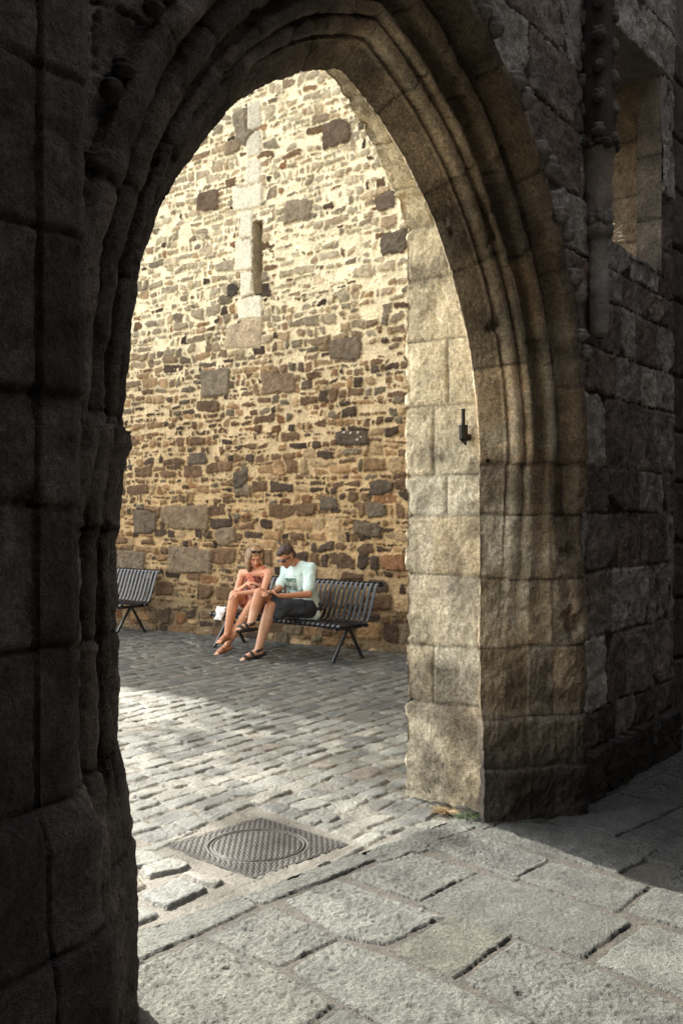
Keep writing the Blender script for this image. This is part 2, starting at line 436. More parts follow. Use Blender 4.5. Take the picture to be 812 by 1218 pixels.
loose = [ (gpoly((163,1031),(196,1023),(226,1029),(222,1035),(178,1045)), .040, (.30,.30,.28)),
          (gpoly((163,1066),(178,1060),(212,1045),(248,1060),(200,1082)), .042, (.255,.265,.255)),
          (gpoly((213,1042),(232,1038),(269,1050),(255,1057)), .034, (.30,.28,.25)),
          (gpoly((157,1012),(180,1012),(199,1023),(170,1032),(150,1032)), .025, (.22,.22,.20)),
          (gpoly((150,1050),(160,1040),(176,1052),(162,1060)), .022, (.24,.21,.17)),
          (gpoly((145,1085),(158,1075),(190,1088),(158,1104),(140,1104)), .03, (.21,.215,.205)),
          (gpoly((345,957),(372,949),(398,957),(360,966)), .02, (.24,.24,.22)),
          (gpoly((366,970),(386,962),(408,972),(392,980)), .03, (.15,.15,.14))]
DIRT = (.105,.095,.075)
pad = dict(poly=gpoly((140,1035),(300,960),(425,1003),(300,1066),(140,1112)), h=-.02, clear=.03, floor=-.004, floorcol=DIRT, col=DIRT, e=.02, k=.02, rough=0)
YST = SETTS+[pad]+[dict(poly=p, h=h*.42, col=np.array(c)*np.array((.53,.53,.50)), e=.016, k=.010, rough=.005, pit=.003, clear=.012, floor=-.008, floorcol=DIRT, cvar=.1, tilt=(0, 0)) for p, h, c in loose]
YST.append(dict(poly=inflate(mhq, .012), h=-.02, clear=.004, floor=-.022, floorcol=DIRT, col=DIRT, e=.01, rough=0))
def yard_base(U, V): return -.004+.006*fbm(U, V, 5, 9, 4, .6, 411)+.003*fbm(U, V, 6, 40, 2, .6, 412)
def yard_col(U, V): return np.array((.10,.09,.07))*(1+.25*fbm(U, V, 9, 7, 4, .65, 415))[..., None]
field('yard_setts', A, NN, 2.2, 6.9, 1.8, 6.3, .0075, YST, yard_base, yard_col, M_cob, lambda X, Y: (e2c(X, Y) > 3.30), warp=.012, wf=6., seed=51, edge_noise=.006)
def kf(X, Y):
    p = X*A[0]+Y*A[1]; q_ = X*NN[0]+Y*NN[1]
    return (e2c(X, Y) > 3.30) & ~((p > 2.2) & (p < 6.89) & (q_ > 1.8) & (q_ < 6.29))
field('yard_setts', A, NN, 2.2, 10.3, 1.8, 11.4, .014, YST, yard_base, yard_col, M_cob, kf, warp=.012, wf=6., seed=51, edge_noise=.006)

# flagstones of the threshold and of the street side
R_, S_, T_ = 'rough', 'smooth', 'tooled'
FL = [ (gpoly((159,1110),(283,1063),(309,1077),(159,1147),(120,1164),(120,1126)), S_, (.30,.30,.275), .030),
       (gpoly((287,1067),(420,1013),(448,1023),(316,1075)), S_, (.295,.295,.27), .034),
       (gpoly((425,1010),(537,968),(577,979),(502,1013),(452,1026)), T_, (.27,.27,.245), .026),
       (gpoly((247,1115),(325,1079),(402,1115),(334,1150)), R_, (.32,.315,.29), .024),
       (gpoly((340,1071),(400,1046),(470,1070),(527,1089),(458,1124),(403,1112)), R_, (.285,.285,.265), .024),
       (gpoly((413,1043),(491,1014),(567,1037),(501,1072)), T_, (.33,.325,.30), .030),
       (gpoly((466,1132),(538,1087),(609,1113),(537,1162)), S_, (.29,.275,.225), .034),
       (gpoly((497,1076),(568,1039),(660,1063),(752,1096),(694,1137),(600,1110)), S_, (.25,.25,.23), .034),
       (gpoly((507,1005),(560,989),(652,1022),(613,1047)), T_, (.215,.215,.20), .030),
       (gpoly((616,1044),(656,1026),(773,1054),(732,1083)), S_, (.25,.25,.23), .032),
       (gpoly((566,992),(600,978),(700,985),(782,1011),(737,1039),(655,1017)), S_, (.24,.235,.215), .028),
       (gpoly((745,1082),(777,1056),(880,1072),(860,1118)), S_, (.235,.235,.22), .030),
       (gpoly((706,1143),(768,1098),(880,1132),(860,1205)), S_, (.26,.26,.24), .034),
       (gpoly((550,1164),(615,1118),(700,1146),(850,1216),(790,1290),(640,1216)), R_, (.225,.225,.21), .036),
       (gpoly((346,1154),(403,1118),(460,1137),(634,1213),(560,1275),(470,1230)), T_, (.265,.265,.245), .030),
       (gpoly((120,1170),(160,1152),(240,1120),(330,1156),(400,1195),(330,1240),(100,1330)), R_, (.30,.29,.26), .028),
       (gpoly((345,1240),(405,1200),(455,1225),(550,1280),(480,1340)), S_, (.25,.25,.235), .03),
       (gpoly((660,1030),(740,1042),(730,1040),(700,1052)), S_, (.2,.2,.19), .0)][:-1]
def flag(poly, kind, col, h, rng):
    col = np.array(col)
    if kind == 'smooth': r = dict(rough=.006, pit=.0025)
    elif kind == 'tooled': r = dict(rough=.008, pit=.007)
    else: r = dict(rough=.010, pit=.0085)
    return dict(poly=inflate(poly, .001), h=h*.24, col=col*(.46,.475,.45)*rng.uniform(.72,1.18), e=rng.uniform(.012, .020), k=.007, cvar=.25, clear=.004, floor=-.008, floorcol=(.032,.028,.022), tilt=(rng.uniform(-.008,.008), rng.uniform(-.008,.008)), **r)
rngf = np.random.RandomState(4)
AUTO = []
v = .3
while v < 3.3:
    rh = rngf.uniform(.34, .5)
    u = .4+rngf.uniform(0, .4)
    while u < 8.0:
        L = rngf.uniform(.45, .85)
        AUTO.append((quad_world(E1, E2, jit_quad(u+.008, u+L-.008, v+.008, min(v+rh, 3.30)-.008, .008, rngf)), ['smooth','tooled','smooth','rough'][rngf.randint(4)], np.array((.24,.24,.22))*rngf.uniform(.75, 1.1), .028))
        u += L
    v += rh
def inpoly(pt, poly):
    return float(poly_sd(np.asarray(poly), np.array([pt[0]]), np.array([pt[1]]), .004)[0]) > 0
man = [f[0] for f in FL]
FST = []
for f in AUTO:
    pts = np.asarray(f[0]); c = pts.mean(0)
    test = [c]+[c+(p-c)*.8 for p in pts]+[c+(p-c)*.5 for p in pts]
    hit = sum(any(inpoly(t, m) for m in man) for t in test)
    if hit <= 3: FST.append(flag(*f, rngf))
FST += [flag(*f, rngf) for f in FL]
for s in FST:
    if s['poly'] : pass
def fl_base(U, V): return -.0045+.004*fbm(U, V, 5, 12, 4, .6, 421)
def fl_col(U, V): return np.array((.085,.075,.06))*(1+.3*fbm(U, V, 9, 9, 4, .65, 425))[..., None]
field('flagstones', E1, E2, 1.2, 7.9, .6, 3.36, .0065, FST, fl_base, fl_col, M_flag, lambda X, Y: e2c(X, Y) < 3.31, warp=.010, wf=6., seed=61, edge_noise=.003)
# everything beyond: one broad sheet just under the stones
xs = np.linspace(-60, 60, 120); X, Y = np.meshgrid(xs, xs+20)
P = np.stack([X, Y, -.055+0*X], -1)
g = grid_mesh('ground', P, np.ones(P.shape)*np.array((.19,.18,.155)), M_cob); props(g, kind='structure')

# =================================================================== MANHOLE COVER
mh = thing('manhole_cover', 'square cast iron manhole cover with a patterned round lid set in the setts', 'manhole cover', (MH[0], MH[1], 0))
mr = .0035; n = int(2*MS/mr)
lx = np.linspace(-MS, MS, n); LX, LY = np.meshgrid(lx, lx)
def lugs(X, Y):
    c_, s_ = math.cos(PI/4), math.sin(PI/4)
    a = (X*c_+Y*s_)/.027; b = (-X*s_+Y*c_)/.027
    i = np.floor(a); j = np.floor(b); fa = a-i-.5; fb = b-j-.5
    par = ((i+j) % 2) == 0
    la = np.where(par, fa, fb); lb = np.where(par, fb, fa)
    return sst(.50, .40, np.abs(la))*sst(.30, .2, np.abs(lb))
Rr = np.hypot(LX, LY); T = lugs(LX, LY)
rim = sst(.235, .23, np.abs(Rr-.245)*0+Rr)  # inside lid
edge = np.maximum(np.abs(LX), np.abs(LY))
plain = (np.abs(Rr-.2375) < .018) | (edge > MS-.008)
T = np.where(plain, .9, T)
T = np.where((np.abs(Rr-.239) < .0055), -1.2, T); T = np.where((np.abs(Rr-.222) < .003), -.6, T)
Hh = .0032*T+.0006*fbm(LX, LY, 0, 60, 2, .5, 500)
base_c = np.array((.012,.009,.007)); top_c = np.array((.055,.052,.047))
cc = base_c+(top_c-base_c)*np.clip(T, 0, 1)[..., None]*(1+.6*fbm(LX, LY, 0, 9, 4, .6, 501))[..., None]
M_cast = plain_mat('cast_iron', (.1,.1,.1), .6, .0, .22, noise=.35, scale=120, attr=True)
WP = np.stack([MH[0]+LX*MX[0]+LY*MY[0], MH[1]+LX*MX[1]+LY*MY[1], -.006+Hh], -1)
Rc = Rr[:-1,:-1]
grid_mesh('frame', WP, cc, M_cast, mh, keep=Rc >= .239)
grid_mesh('lid', WP, cc, M_cast, mh, keep=Rc < .239)
mb = MB()
for a, b in (((-1,-1),(1,-1)),((1,-1),(1,1)),((1,1),(-1,1)),((-1,1),(-1,-1))):
    p0 = MH+MX*a[0]*MS+MY*a[1]*MS; p1 = MH+MX*b[0]*MS+MY*b[1]*MS
    mb.tube([(p0[0],p0[1],-.013),(p1[0],p1[1],-.013)], .011, 4)
mb.build('frame_rim', M_cast, mh, col=(.09,.085,.08))

# =================================================================== GATEWAY WALL
gate = thing('stone_gateway', 'weathered granite wall pierced by a moulded pointed arch framing the yard', 'gateway', (float(G0[0]), float(G0[1]), 0))
COURSE = [.29, .55, .92, 1.29, 1.64, 1.907]
def arcp(cu, cv, r, a0, a1, n):
    return [(cu+r*math.cos(math.radians(a)), cv+r*math.sin(math.radians(a))) for a in np.linspace(a0, a1, n)]
def dense(pts, step=.006):
    out = [pts[0]]
    for a, b in zip(pts[:-1], pts[1:]):
        L = math.hypot(b[0]-a[0], b[1]-a[1]); n = max(1, int(L/step))
        out += [(a[0]+(b[0]-a[0])*i/n, a[1]+(b[1]-a[1])*i/n) for i in range(1, n+1)]
    return out
ctrl = [(.65,0),(.30,.0),(.012,.0),(0,.012),(.095,.105)]
ctrl += [(.100,.122),(.115,.112)]+arcp(.150,.155,.034,205,20,12)+[(.190,.166)]
ctrl += arcp(.205,.205,.027,190,30,8)
ctrl += [(.236,.190),(.262,.178),(.285,.190),(.290,.215)]+arcp(.325,.262,.040,190,20,12)
ctrl += [(.372,.250),(.395,.262),(.402,.300),(.425,.345),(.440,.385),(.462,.402),(.505,.408),(.528,.395),(.536,.37),(.54,.31)]
prof = dense(ctrl[:3], .05)[:-1]+dense(ctrl[2:], .006)
prof = np.array(prof); K = len(prof)
# worn lower profile of the right pier: the members melt into one rounded block
ctl2 = [(.65,0),(.30,.0),(.012,.0),(0,.012),(.10,.112),(.155,.150),(.20,.178),(.30,.255),(.40,.345),(.46,.385),(.51,.392),(.545,.37),(.56,.31)]
p2 = dense(ctl2, .002); L2 = np.r_[0, np.cumsum(np.hypot(*np.diff(np.array(p2), axis=0).T))]
L1 = np.r_[0, np.cumsum(np.hypot(*np.diff(prof, axis=0).T))]
i0 = np.argmin(np.hypot(prof[:,0], prof[:,1]-.012)); j0 = np.argmin(np.hypot(np.array(p2)[:,0], np.array(p2)[:,1]-.012))
t1 = np.where(np.arange(K) <= i0, L1/L1[i0]*.3, .3+.7*(L1-L1[i0])/(L1[-1]-L1[i0]))
t2 = np.where(np.arange(len(p2)) <= j0, L2/L2[j0]*.3, .3+.7*(L2-L2[j0])/(L2[-1]-L2[j0]))
profR = np.stack([np.interp(t1, t2, np.array(p2)[:,0]), np.interp(t1, t2, np.array(p2)[:,1])], -1)
u_ = prof[:,0]; v_ = prof[:,1]
stn = []
for z in np.arange(-.06, ZS, .011): stn.append(('R', z))
NT = 200
for i in range(NT+1): stn.append(('r', i/NT))
for i in range(NT, -1, -1): stn.append(('l', i/NT))
for z in np.arange(ZS, -.06, -.0095): stn.append(('L', z))
S = len(stn)
Ps = np.zeros((S, K)); Pm = np.zeros((S, K)); Pz = np.zeros((S, K)); PL = np.zeros((S, K)); side = np.zeros(S)
mid = u_ < .64
for i, (t, p) in enumerate(stn):
    if t == 'R':
        w = float(sst(1.90, 1.45, p)*.55+sst(1.5, .9, p)*.45); w = max(w, .25)*float(sst(1.93, 1.90, p))
        uu = u_*(1-w)+profR[:,0]*w; vv = v_*(1-w)+profR[:,1]*w
        b = .052*float(sst(.62, .50, p))+.020*float(sst(.30, .27, p))+.012*math.sin(p*3)
        b *= (v_ > .005)
        Ps[i] = HALF+uu-b*.7; Pm[i] = -(vv+b*.7); Pz[i] = p; PL[i] = p; side[i] = 1
    elif t == 'L':
        b = .018*math.exp(-((p-1.87)/.05)**2)+.022*float(sst(1.58,1.80,p))*float(sst(1.95,1.90,p))-.020*float(sst(1.62,1.55,p))
        b += .038*float(sst(.93,.80,p))+.026*float(sst(.80,.60,p))+.012*float(sst(.52,.46,p))
        fil = float(sst(.93,.72,p))*.85+.5*float(sst(1.60,1.66,p))*float(sst(1.93,1.88,p))
        uu = u_*(1-fil)+profR[:,0]*fil; vv = v_*(1-fil)+profR[:,1]*fil
        b *= (v_ > .005)
        Ps[i] = -(HALF+uu-b*.7); Pm[i] = -(vv+b*.7); Pz[i] = p; PL[i] = p; side[i] = -1
    else:
        th = p*np.arccos((RAD-HALF)/(RAD+u_))
        sg = 1 if t == 'r' else -1
        Ps[i] = sg*((HALF-RAD)+(RAD+u_)*np.cos(th)); Pm[i] = -v_; Pz[i] = ZS+(RAD+u_)*np.sin(th); PL[i] = ZS+th*RAD; side[i] = sg
P = gw(Ps, Pm, Pz)
Nn = grid_normals(P)
# make normals face the camera side / opening
ctr = gw(0, -1.2, 1.6); flipm = np.sign(np.mean(np.sum(Nn*(ctr-P), -1)))
Nn = Nn*flipm
order = (u_ > .20).astype(int)+(u_ > .29).astype(int)+(u_ > .40).astype(int)
J = {1: {}, -1: {}}
rj = np.random.RandomState(3)
for sg in (1, -1):
    for o in range(4):
        js = list(COURSE) if sg > 0 else [.58,.905,1.28,1.60,1.94]
        L = js[-1]
        while L < 4.2: L += rj.uniform(.34, .62); js.append(L)
        J[sg][o] = np.array(js)
x3, y3, z3 = P[...,0], P[...,1], P[...,2]
wob = .012*fbm(x3, y3, z3, 5, 2, .5, 610)
dj = np.full((S, K), 9.); bid = np.zeros((S, K), int)
for sg in (1, -1):
    rows = np.where(side == sg)[0]
    for o in range(4):
        cols_ = np.where(order == o)[0]
        LL = PL[np.ix_(rows, cols_)]+wob[np.ix_(rows, cols_)]
        js = J[sg][o]; d = np.min(np.abs(LL[..., None]-js), -1)
        dj[np.ix_(rows, cols_)] = d
        bid[np.ix_(rows, cols_)] = np.searchsorted(js, LL)+o*37+(0 if sg > 0 else 500)
ero = fbm(x3, y3, z3, 3.2, 3, .5, 600); er2 = fbm(x3, y3, z3, 14, 4, .6, 601); er3 = fbm(x3, y3, z3, 60, 2, .6, 602)
lowR = ((side[:, None] > 0)*sst(2.0, 1.2, z3)); leftm = (side[:, None] < 0)
amp = .006+.012*lowR+.006*leftm*sst(2.2, 1.5, z3)
disp = amp*ero+(.005+.007*lowR+.005*leftm)*er2+.003*er3
disp -= .014*np.exp(-(dj/.010)**2)*(.6+.5*vn(x3*9, y3*9, z3*9, 77))
disp -= .035*sst(.45, .95, fbm(x3, y3, z3, 6, 3, .55, 603))*(v_ > .05)
disp += .013*(hsh(bid, 3)-.5)*sst(0, .02, dj)
disp *= (v_ > .004) | (u_ < .2)
P = P+Nn*disp[..., None]
tint = (.68+.58*hsh(bid, 1))[..., None]
warm = hsh(bid, 2)[..., None]
cR = np.array((.60,.44,.275))*(1-warm)+np.array((.50,.405,.29))*warm
out_ = sst(.20, .48, u_)[None, :, None]
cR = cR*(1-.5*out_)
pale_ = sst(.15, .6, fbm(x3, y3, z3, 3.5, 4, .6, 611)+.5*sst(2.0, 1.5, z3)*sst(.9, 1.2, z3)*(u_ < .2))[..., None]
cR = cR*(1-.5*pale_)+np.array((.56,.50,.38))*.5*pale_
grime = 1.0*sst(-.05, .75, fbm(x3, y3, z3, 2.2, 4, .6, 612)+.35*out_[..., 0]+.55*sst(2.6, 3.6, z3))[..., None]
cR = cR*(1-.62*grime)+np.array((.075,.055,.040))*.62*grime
stainShadeR = 1.16*sst(1.15, .30, z3+.22*fbm(x3, y3, z3, 2.5, 3, .5, 613))[..., None]  # dark stain at the pier foot, with some of its shade painted in
cR = cR*(1-.80*stainShadeR)+np.array((.035,.030,.027))*.80*stainShadeR
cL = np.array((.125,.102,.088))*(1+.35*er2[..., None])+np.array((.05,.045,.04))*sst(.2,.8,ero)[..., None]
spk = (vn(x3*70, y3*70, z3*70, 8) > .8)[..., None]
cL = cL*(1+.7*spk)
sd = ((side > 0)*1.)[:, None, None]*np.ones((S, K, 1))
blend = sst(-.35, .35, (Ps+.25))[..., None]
col = (cR*blend+cL*(1-blend))*tint  # left half of the arch darker: its shade is painted into the stone
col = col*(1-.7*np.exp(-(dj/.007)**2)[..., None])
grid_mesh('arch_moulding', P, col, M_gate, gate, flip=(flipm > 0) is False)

# ---- deep rear reveal with its flatter rear arch
ZB, RB, SB = 2.349, 1.687, 1.399
zb_s = ZB+math.sqrt(RB**2-SB**2); tmax = math.atan2(zb_s-ZB, SB)
ms = list(np.arange(-.02, .54, .0085))+[.54]; flange = list(np.linspace(.02, .75, 12))
bp = [(0, m) for m in ms]+[(f, .54) for f in flange]
bu = np.array([b[0] for b in bp]); bm = np.array([b[1] for b in bp])
st2 = [('R', z) for z in np.arange(-.06, zb_s, .012)]+[('a', t) for t in np.linspace(tmax, PI-tmax, 260)]+[('L', z) for z in np.arange(zb_s, -.06, -.02)]
S2, K2 = len(st2), len(bp)
Bs = np.zeros((S2, K2)); Bz = np.zeros((S2, K2)); BL = np.zeros((S2, K2))
for i, (t, p) in enumerate(st2):
    if t == 'R': Bs[i] = SB+bu; Bz[i] = p; BL[i] = p
    elif t == 'L': Bs[i] = -(SB+bu); Bz[i] = p; BL[i] = p
    else: Bs[i] = (RB+bu)*math.cos(p); Bz[i] = ZB+(RB+bu)*math.sin(p); BL[i] = zb_s+(min(p, PI-p)-tmax)*RB
Bm = np.broadcast_to(bm, Bs.shape)
P = gw(Bs, Bm, Bz); Nn = grid_normals(P)
fl2 = np.sign(np.mean(np.sum(Nn*(gw(0, .3, 1.6)-P), -1)[:, :len(ms)])); Nn = Nn*fl2
x3, y3, z3 = P[...,0], P[...,1], P[...,2]
js = np.array([.57,.89,1.29,1.63,1.86,2.25,2.62,2.98,3.28,3.52,3.80,4.1])
wob = .010*fbm(x3, y3, z3, 4, 2, .5, 620)
dj = np.min(np.abs((BL+wob)[..., None]-js), -1); bid = np.searchsorted(js, BL+wob)+900
vj = np.where(bid % 2 == 0, .27, .36)                   # some courses have a second, narrow stone
dv = np.where(hsh(bid, 9) > .35, np.abs(Bm-vj+.01*wob*40*.1), 9.); dj2 = np.minimum(dj, dv)
bid2 = bid*2+(Bm > vj)
ero = fbm(x3, y3, z3, 3.2, 3, .5, 630); er2 = fbm(x3, y3, z3, 13, 4, .6, 631)
cor = sst(.45, .54, Bm)
disp = .010*ero+.011*er2+.003*fbm(x3, y3, z3, 50, 2, .6, 640)-.012*np.exp(-(dj2/.009)**2)-.018*cor*np.abs(fbm(x3, y3, z3, 9, 3, .6, 632))-.006*cor*np.exp(-(dj/.015)**2)+.008*(hsh(bid2, 3)-.5)
disp = disp-.02*sst(.45,.9,fbm(x3, y3, z3, 5, 3, .5, 633))
P = P+Nn*disp[..., None]
wv = hsh(bid2, 4)[..., None]
cB = np.array((.66,.52,.335))*(1-wv)+np.array((.60,.53,.40))*wv
cB = cB*(.85+.3*hsh(bid2, 6))[..., None]
yl = sst(1.5, 2.5, z3)[..., None]; cB = cB*(1-yl)+np.array((.74,.61,.40))*(.9+.2*hsh(bid2, 7))[..., None]*yl  # upper reveal yellower, warm bounced light painted into the stone
stn_ = 1.3*sst(.0, .75, fbm(x3, y3, z3, 3, 4, .65, 634)+.5*sst(1.0, .3, z3))[..., None]
cB = cB*(1-.55*stn_)+np.array((.13,.105,.075))*.55*stn_
cB = cB*(1-.5*np.exp(-(dj2/.006)**2)[..., None])
grid_mesh('rear_arch', P, cB, M_gate, gate, flip=(fl2 < 0))

# ---- street front above and beside the arch: coursed ashlar
def inside(s, z, u):
    cs = HALF-RAD; a = np.abs(s)
    return np.where(z < ZS, a < HALF+u, np.hypot(a-cs, z-ZS) < RAD+u)
S_END = 3.475
rows_z = [-.05,.29,.50,.927,1.305,1.645,1.916,2.336,2.60,2.90,3.10,3.42,3.80,4.15,4.62,4.95,5.35,5.8]
AS = []; rg = np.random.RandomState(12)
WC = [(.29,.262,.235),(.18,.138,.12),(.40,.366,.33),(.22,.18,.155),(.33,.305,.288),(.15,.12,.106)]
for r_, (za, zb_) in enumerate(zip(rows_z[:-1], rows_z[1:])):
    s = -2.8+rg.uniform(0, .3)
    while s < S_END:
        hh = zb_-za; L = rg.uniform(.22, .55) if za < 3.1 else rg.uniform(.45, .9)
        e_ = min(s+L, S_END)
        if S_END-e_ < .15: e_ = S_END
        col = np.array(WC[rg.randint(len(WC))])*rg.uniform(.8, 1.25)
        if s < -1: col = col*.7  # left ashlar darkened, shade painted into its colour
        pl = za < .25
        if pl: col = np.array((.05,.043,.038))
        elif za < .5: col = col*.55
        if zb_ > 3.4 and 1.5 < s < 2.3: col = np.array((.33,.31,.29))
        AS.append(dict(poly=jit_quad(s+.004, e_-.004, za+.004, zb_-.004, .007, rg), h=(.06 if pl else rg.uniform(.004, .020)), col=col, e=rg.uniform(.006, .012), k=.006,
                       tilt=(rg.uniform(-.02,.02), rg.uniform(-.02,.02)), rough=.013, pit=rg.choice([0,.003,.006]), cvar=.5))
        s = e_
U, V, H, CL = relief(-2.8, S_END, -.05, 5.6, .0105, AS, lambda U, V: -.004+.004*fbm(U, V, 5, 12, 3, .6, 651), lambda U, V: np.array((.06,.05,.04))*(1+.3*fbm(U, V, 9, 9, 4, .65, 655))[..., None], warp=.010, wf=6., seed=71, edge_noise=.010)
H += .012*fbm(U, V, 0, 1.3, 3, .5, 656)
P = gw(U, -.33-H, V)
WIN = (2.264, 3.20, 3.25, 4.60)
cU = (U[:-1,:-1]+U[1:,1:])/2; cV = (V[:-1,:-1]+V[1:,1:])/2
keep = ~inside(cU, cV, .50) & ~((cU > WIN[0]) & (cU < WIN[1]) & (cV > WIN[2]+.02) & (cV < WIN[3]))
# light run-off streaks
stre = sst(.35, .9, fbm(U*3, V*.5, 3, 3, 3, .6, 657))[..., None]*sst(.6, 1.4, V)[..., None]
CL = CL*(1-.35*stre)+np.array((.27,.26,.24))*.35*stre
grid_mesh('front_masonry', P, CL, M_gate, gate, keep=keep)
# back face and bulk
su = np.arange(-2.8, S_END+.001, .05); zv = np.arange(-.05, 6.61, .05); U, V = np.meshgrid(su, zv)
cU = U[:-1,:-1]+.025; cV = V[:-1,:-1]+.025
hb = (np.abs(cU) < SB+.45) & (cV < zb_s) | (np.hypot(cU, cV-ZB) < RB+.45) & (cV > zb_s-.1)
hw = (cU > 2.0) & (cU < 3.3) & (cV > 3.2) & (cV < 4.2)
grid_mesh('back_masonry', gw(U, .545+.01*fbm(U, V, 0, 3, 3, .5, 660), V), np.ones(U.shape+(3,))*np.array((.42,.35,.25)), M_gate, gate, keep=~(hb | hw), flip=True)
def gbox(mb, s0, s1, m0, m1, z0, z1):
    vs = [tuple(gw(s, m, z)) for z in (z0,z1) for m in (m0,m1) for s in (s0,s1)]
    mb.add(vs, [(0,2,3,1),(4,5,7,6),(0,1,5,4),(2,6,7,3),(0,4,6,2),(1,3,7,5)])
mb = MB()
gbox(mb, -9, -2.79, -.33, .54, -.1, 8.6); gbox(mb, -2.81, S_END-.02, -.325, .53, 5.55, 8.6)
gbox(mb, S_END-.05, S_END-.01, -.325, .5, -.1, 8.6)
gbox(mb, S_END-.02, 9, -.02, .54, -.1, 8.6)
gbox(mb, -9.05, 9.05, -.38, .60, 8.6, 8.75)
mb.build('wall_core', M_gate, gate, col=(.17,.145,.125))
# ragged brown return beyond the corner, right of the last quoins
PW = []
z = -.05; rg = np.random.RandomState(77)
while z < 5.2:
    h_ = rg.uniform(.35, .6); PW.append(dict(poly=jit_quad(S_END-.02, S_END+.40, z+.01, z+h_-.01, .01, rg), h=.03, col=np.array((.20,.125,.085))*rg.uniform(.7, 1.2), e=.02, rough=.008, cvar=.3))
    PW.append(dict(poly=jit_quad(S_END+.42, S_END+1.1, z+.01, z+h_-.01, .01, rg), h=.03, col=np.array((.13,.10,.08))*rg.uniform(.7, 1.2), e=.02, rough=.008, cvar=.3)); z += h_
U, V, H, CL = relief(S_END-.02, S_END+1.1, -.05, 5.2, .014, PW, lambda U, V: 0*U, lambda U, V: np.ones(U.shape+(3,))*.08, seed=88)
grid_mesh('return_masonry', gw(U, -.12-H, V), CL, M_gate, gate)

# ---- window in the street front
def face(name, o, du, dv, nrm, w, h, col, mat, par, res=.012, amp=.008, joints=(), seed=0, ucut=None):
    nu = max(2, int(w/res)); nv = max(2, int(h/res))
    U, V = np.meshgrid(np.linspace(0, w, nu), np.linspace(0, h, nv))
    o, du, dv, nrm = [np.array(q, float) for q in (o, du, dv, nrm)]
    P = o+U[..., None]*du+V[..., None]*dv
    f = amp*fbm(P[...,0], P[...,1], P[...,2], 6, 4, .6, 700+seed)
    dj = np.full(U.shape, 9.)
    for j in joints: dj = np.minimum(dj, np.abs(V+.01*fbm(U, V, 0, 6, 2, .5, 702)-j))
    f = f-.012*np.exp(-(dj/.01)**2)
    b = np.searchsorted(np.array(sorted(joints)) if joints else np.array([9.]), V)
    cc = np.array(col)*(.8+.4*hsh(b+seed*13, 4))[..., None]*(1+.3*fbm(P[...,0], P[...,1], P[...,2], 9, 4, .6, 703))[..., None]*(1-.5*np.exp(-(dj/.008)**2))[..., None]
    P = P+f[..., None]*nrm
    Ng = grid_normals(P).mean((0,1)); return grid_mesh(name, P, cc, mat, par, flip=bool(np.dot(Ng, nrm) < 0))
A3 = np.array([A[0], A[1], 0]); N3 = np.array([NN[0], NN[1], 0]); Z3 = np.array([0, 0, 1.])
w0, w1, wb, wt = WIN; jn = (.33,.72,1.1)
win = face('window', gw(w0, -.345, wb), N3, Z3, A3, .9, wt-wb, (.13,.11,.095), M_gate, gate, joints=jn, seed=1)
face('reveal', gw(w1, -.345, wb-.04), N3, Z3, -A3, .17, wt-wb+.05, (.17,.14,.11), M_gate, win, joints=(.42,.85), seed=2)
face('reveal', gw(w1, -.175, wb-.04), A3, Z3, -N3, .05, wt-wb+.05, (.17,.14,.11), M_gate, win, seed=3)
face('reveal', gw(w1+.05, -.175, wb-.04), N3, Z3, -A3, .75, wt-wb+.05, (.24,.175,.11), M_gate, win, joints=(.3,.62,1.0), seed=4, amp=.016)  # inner reveal coloured warmer and lighter to look lit
face('window_sill', gw(w0-.02, -.35, wb-.01), A3, (N3+.12*Z3)/np.linalg.norm(N3+.12*Z3), Z3, w1-w0+.08, .9, (.14,.125,.11), M_gate, win, seed=5, amp=.012)
face('lintel', gw(w0-.02, -.345, wt), A3, N3, -Z3, w1-w0+.08, .9, (.12,.105,.095), M_gate, win, seed=6)

# ---- crockets along the hood, pinnacle and corbel beside it
M_carv = stone_mat('carved_granite', .85, 60, 230, .5, .28, .012)
def knob_mesh(c, r, seed, ax=(1,1,1), col=(.10,.09,.085), n=22):
    th, ph = np.meshgrid(np.linspace(0, 2*PI, n, endpoint=True), np.linspace(0, PI, n//2+2))
    d = np.stack([np.cos(th)*np.sin(ph), np.sin(th)*np.sin(ph), np.cos(ph)], -1)
    rr = r*(1+.16*fbm(d[...,0], d[...,1], d[...,2], 1.7, 3, .6, seed)-.25*np.exp(-((np.abs(d[...,2]-.25))/.12)**2)*(d[...,0]*A[0]+d[...,1]*A[1] < .9))
    return np.array(c)+d*rr[..., None]*np.array(ax), np.ones(d.shape)*np.array(col)*(1+.3*fbm(d[...,0], d[...,1], d[...,2], 3, 3, .6, seed+1))[..., None]
def multi_grid(name, lst, mat, parent):
    Vs, Fs, Cs, b = [], [], [], 0
    for P, cc in lst:
        ny, nx = P.shape[:2]; idx = np.arange(ny*nx).reshape(ny, nx)+b
        Fs.append(np.stack([idx[:-1,:-1], idx[1:,:-1], idx[1:,1:], idx[:-1,1:]], -1).reshape(-1, 4)); Vs.append(P.reshape(-1, 3)); Cs.append(cc.reshape(-1, 3)); b += ny*nx
    return link(name, mesh_np(name, np.concatenate(Vs), np.concatenate(Fs), np.concatenate(Cs)), mat, parent)
kk = 0
hv = .385
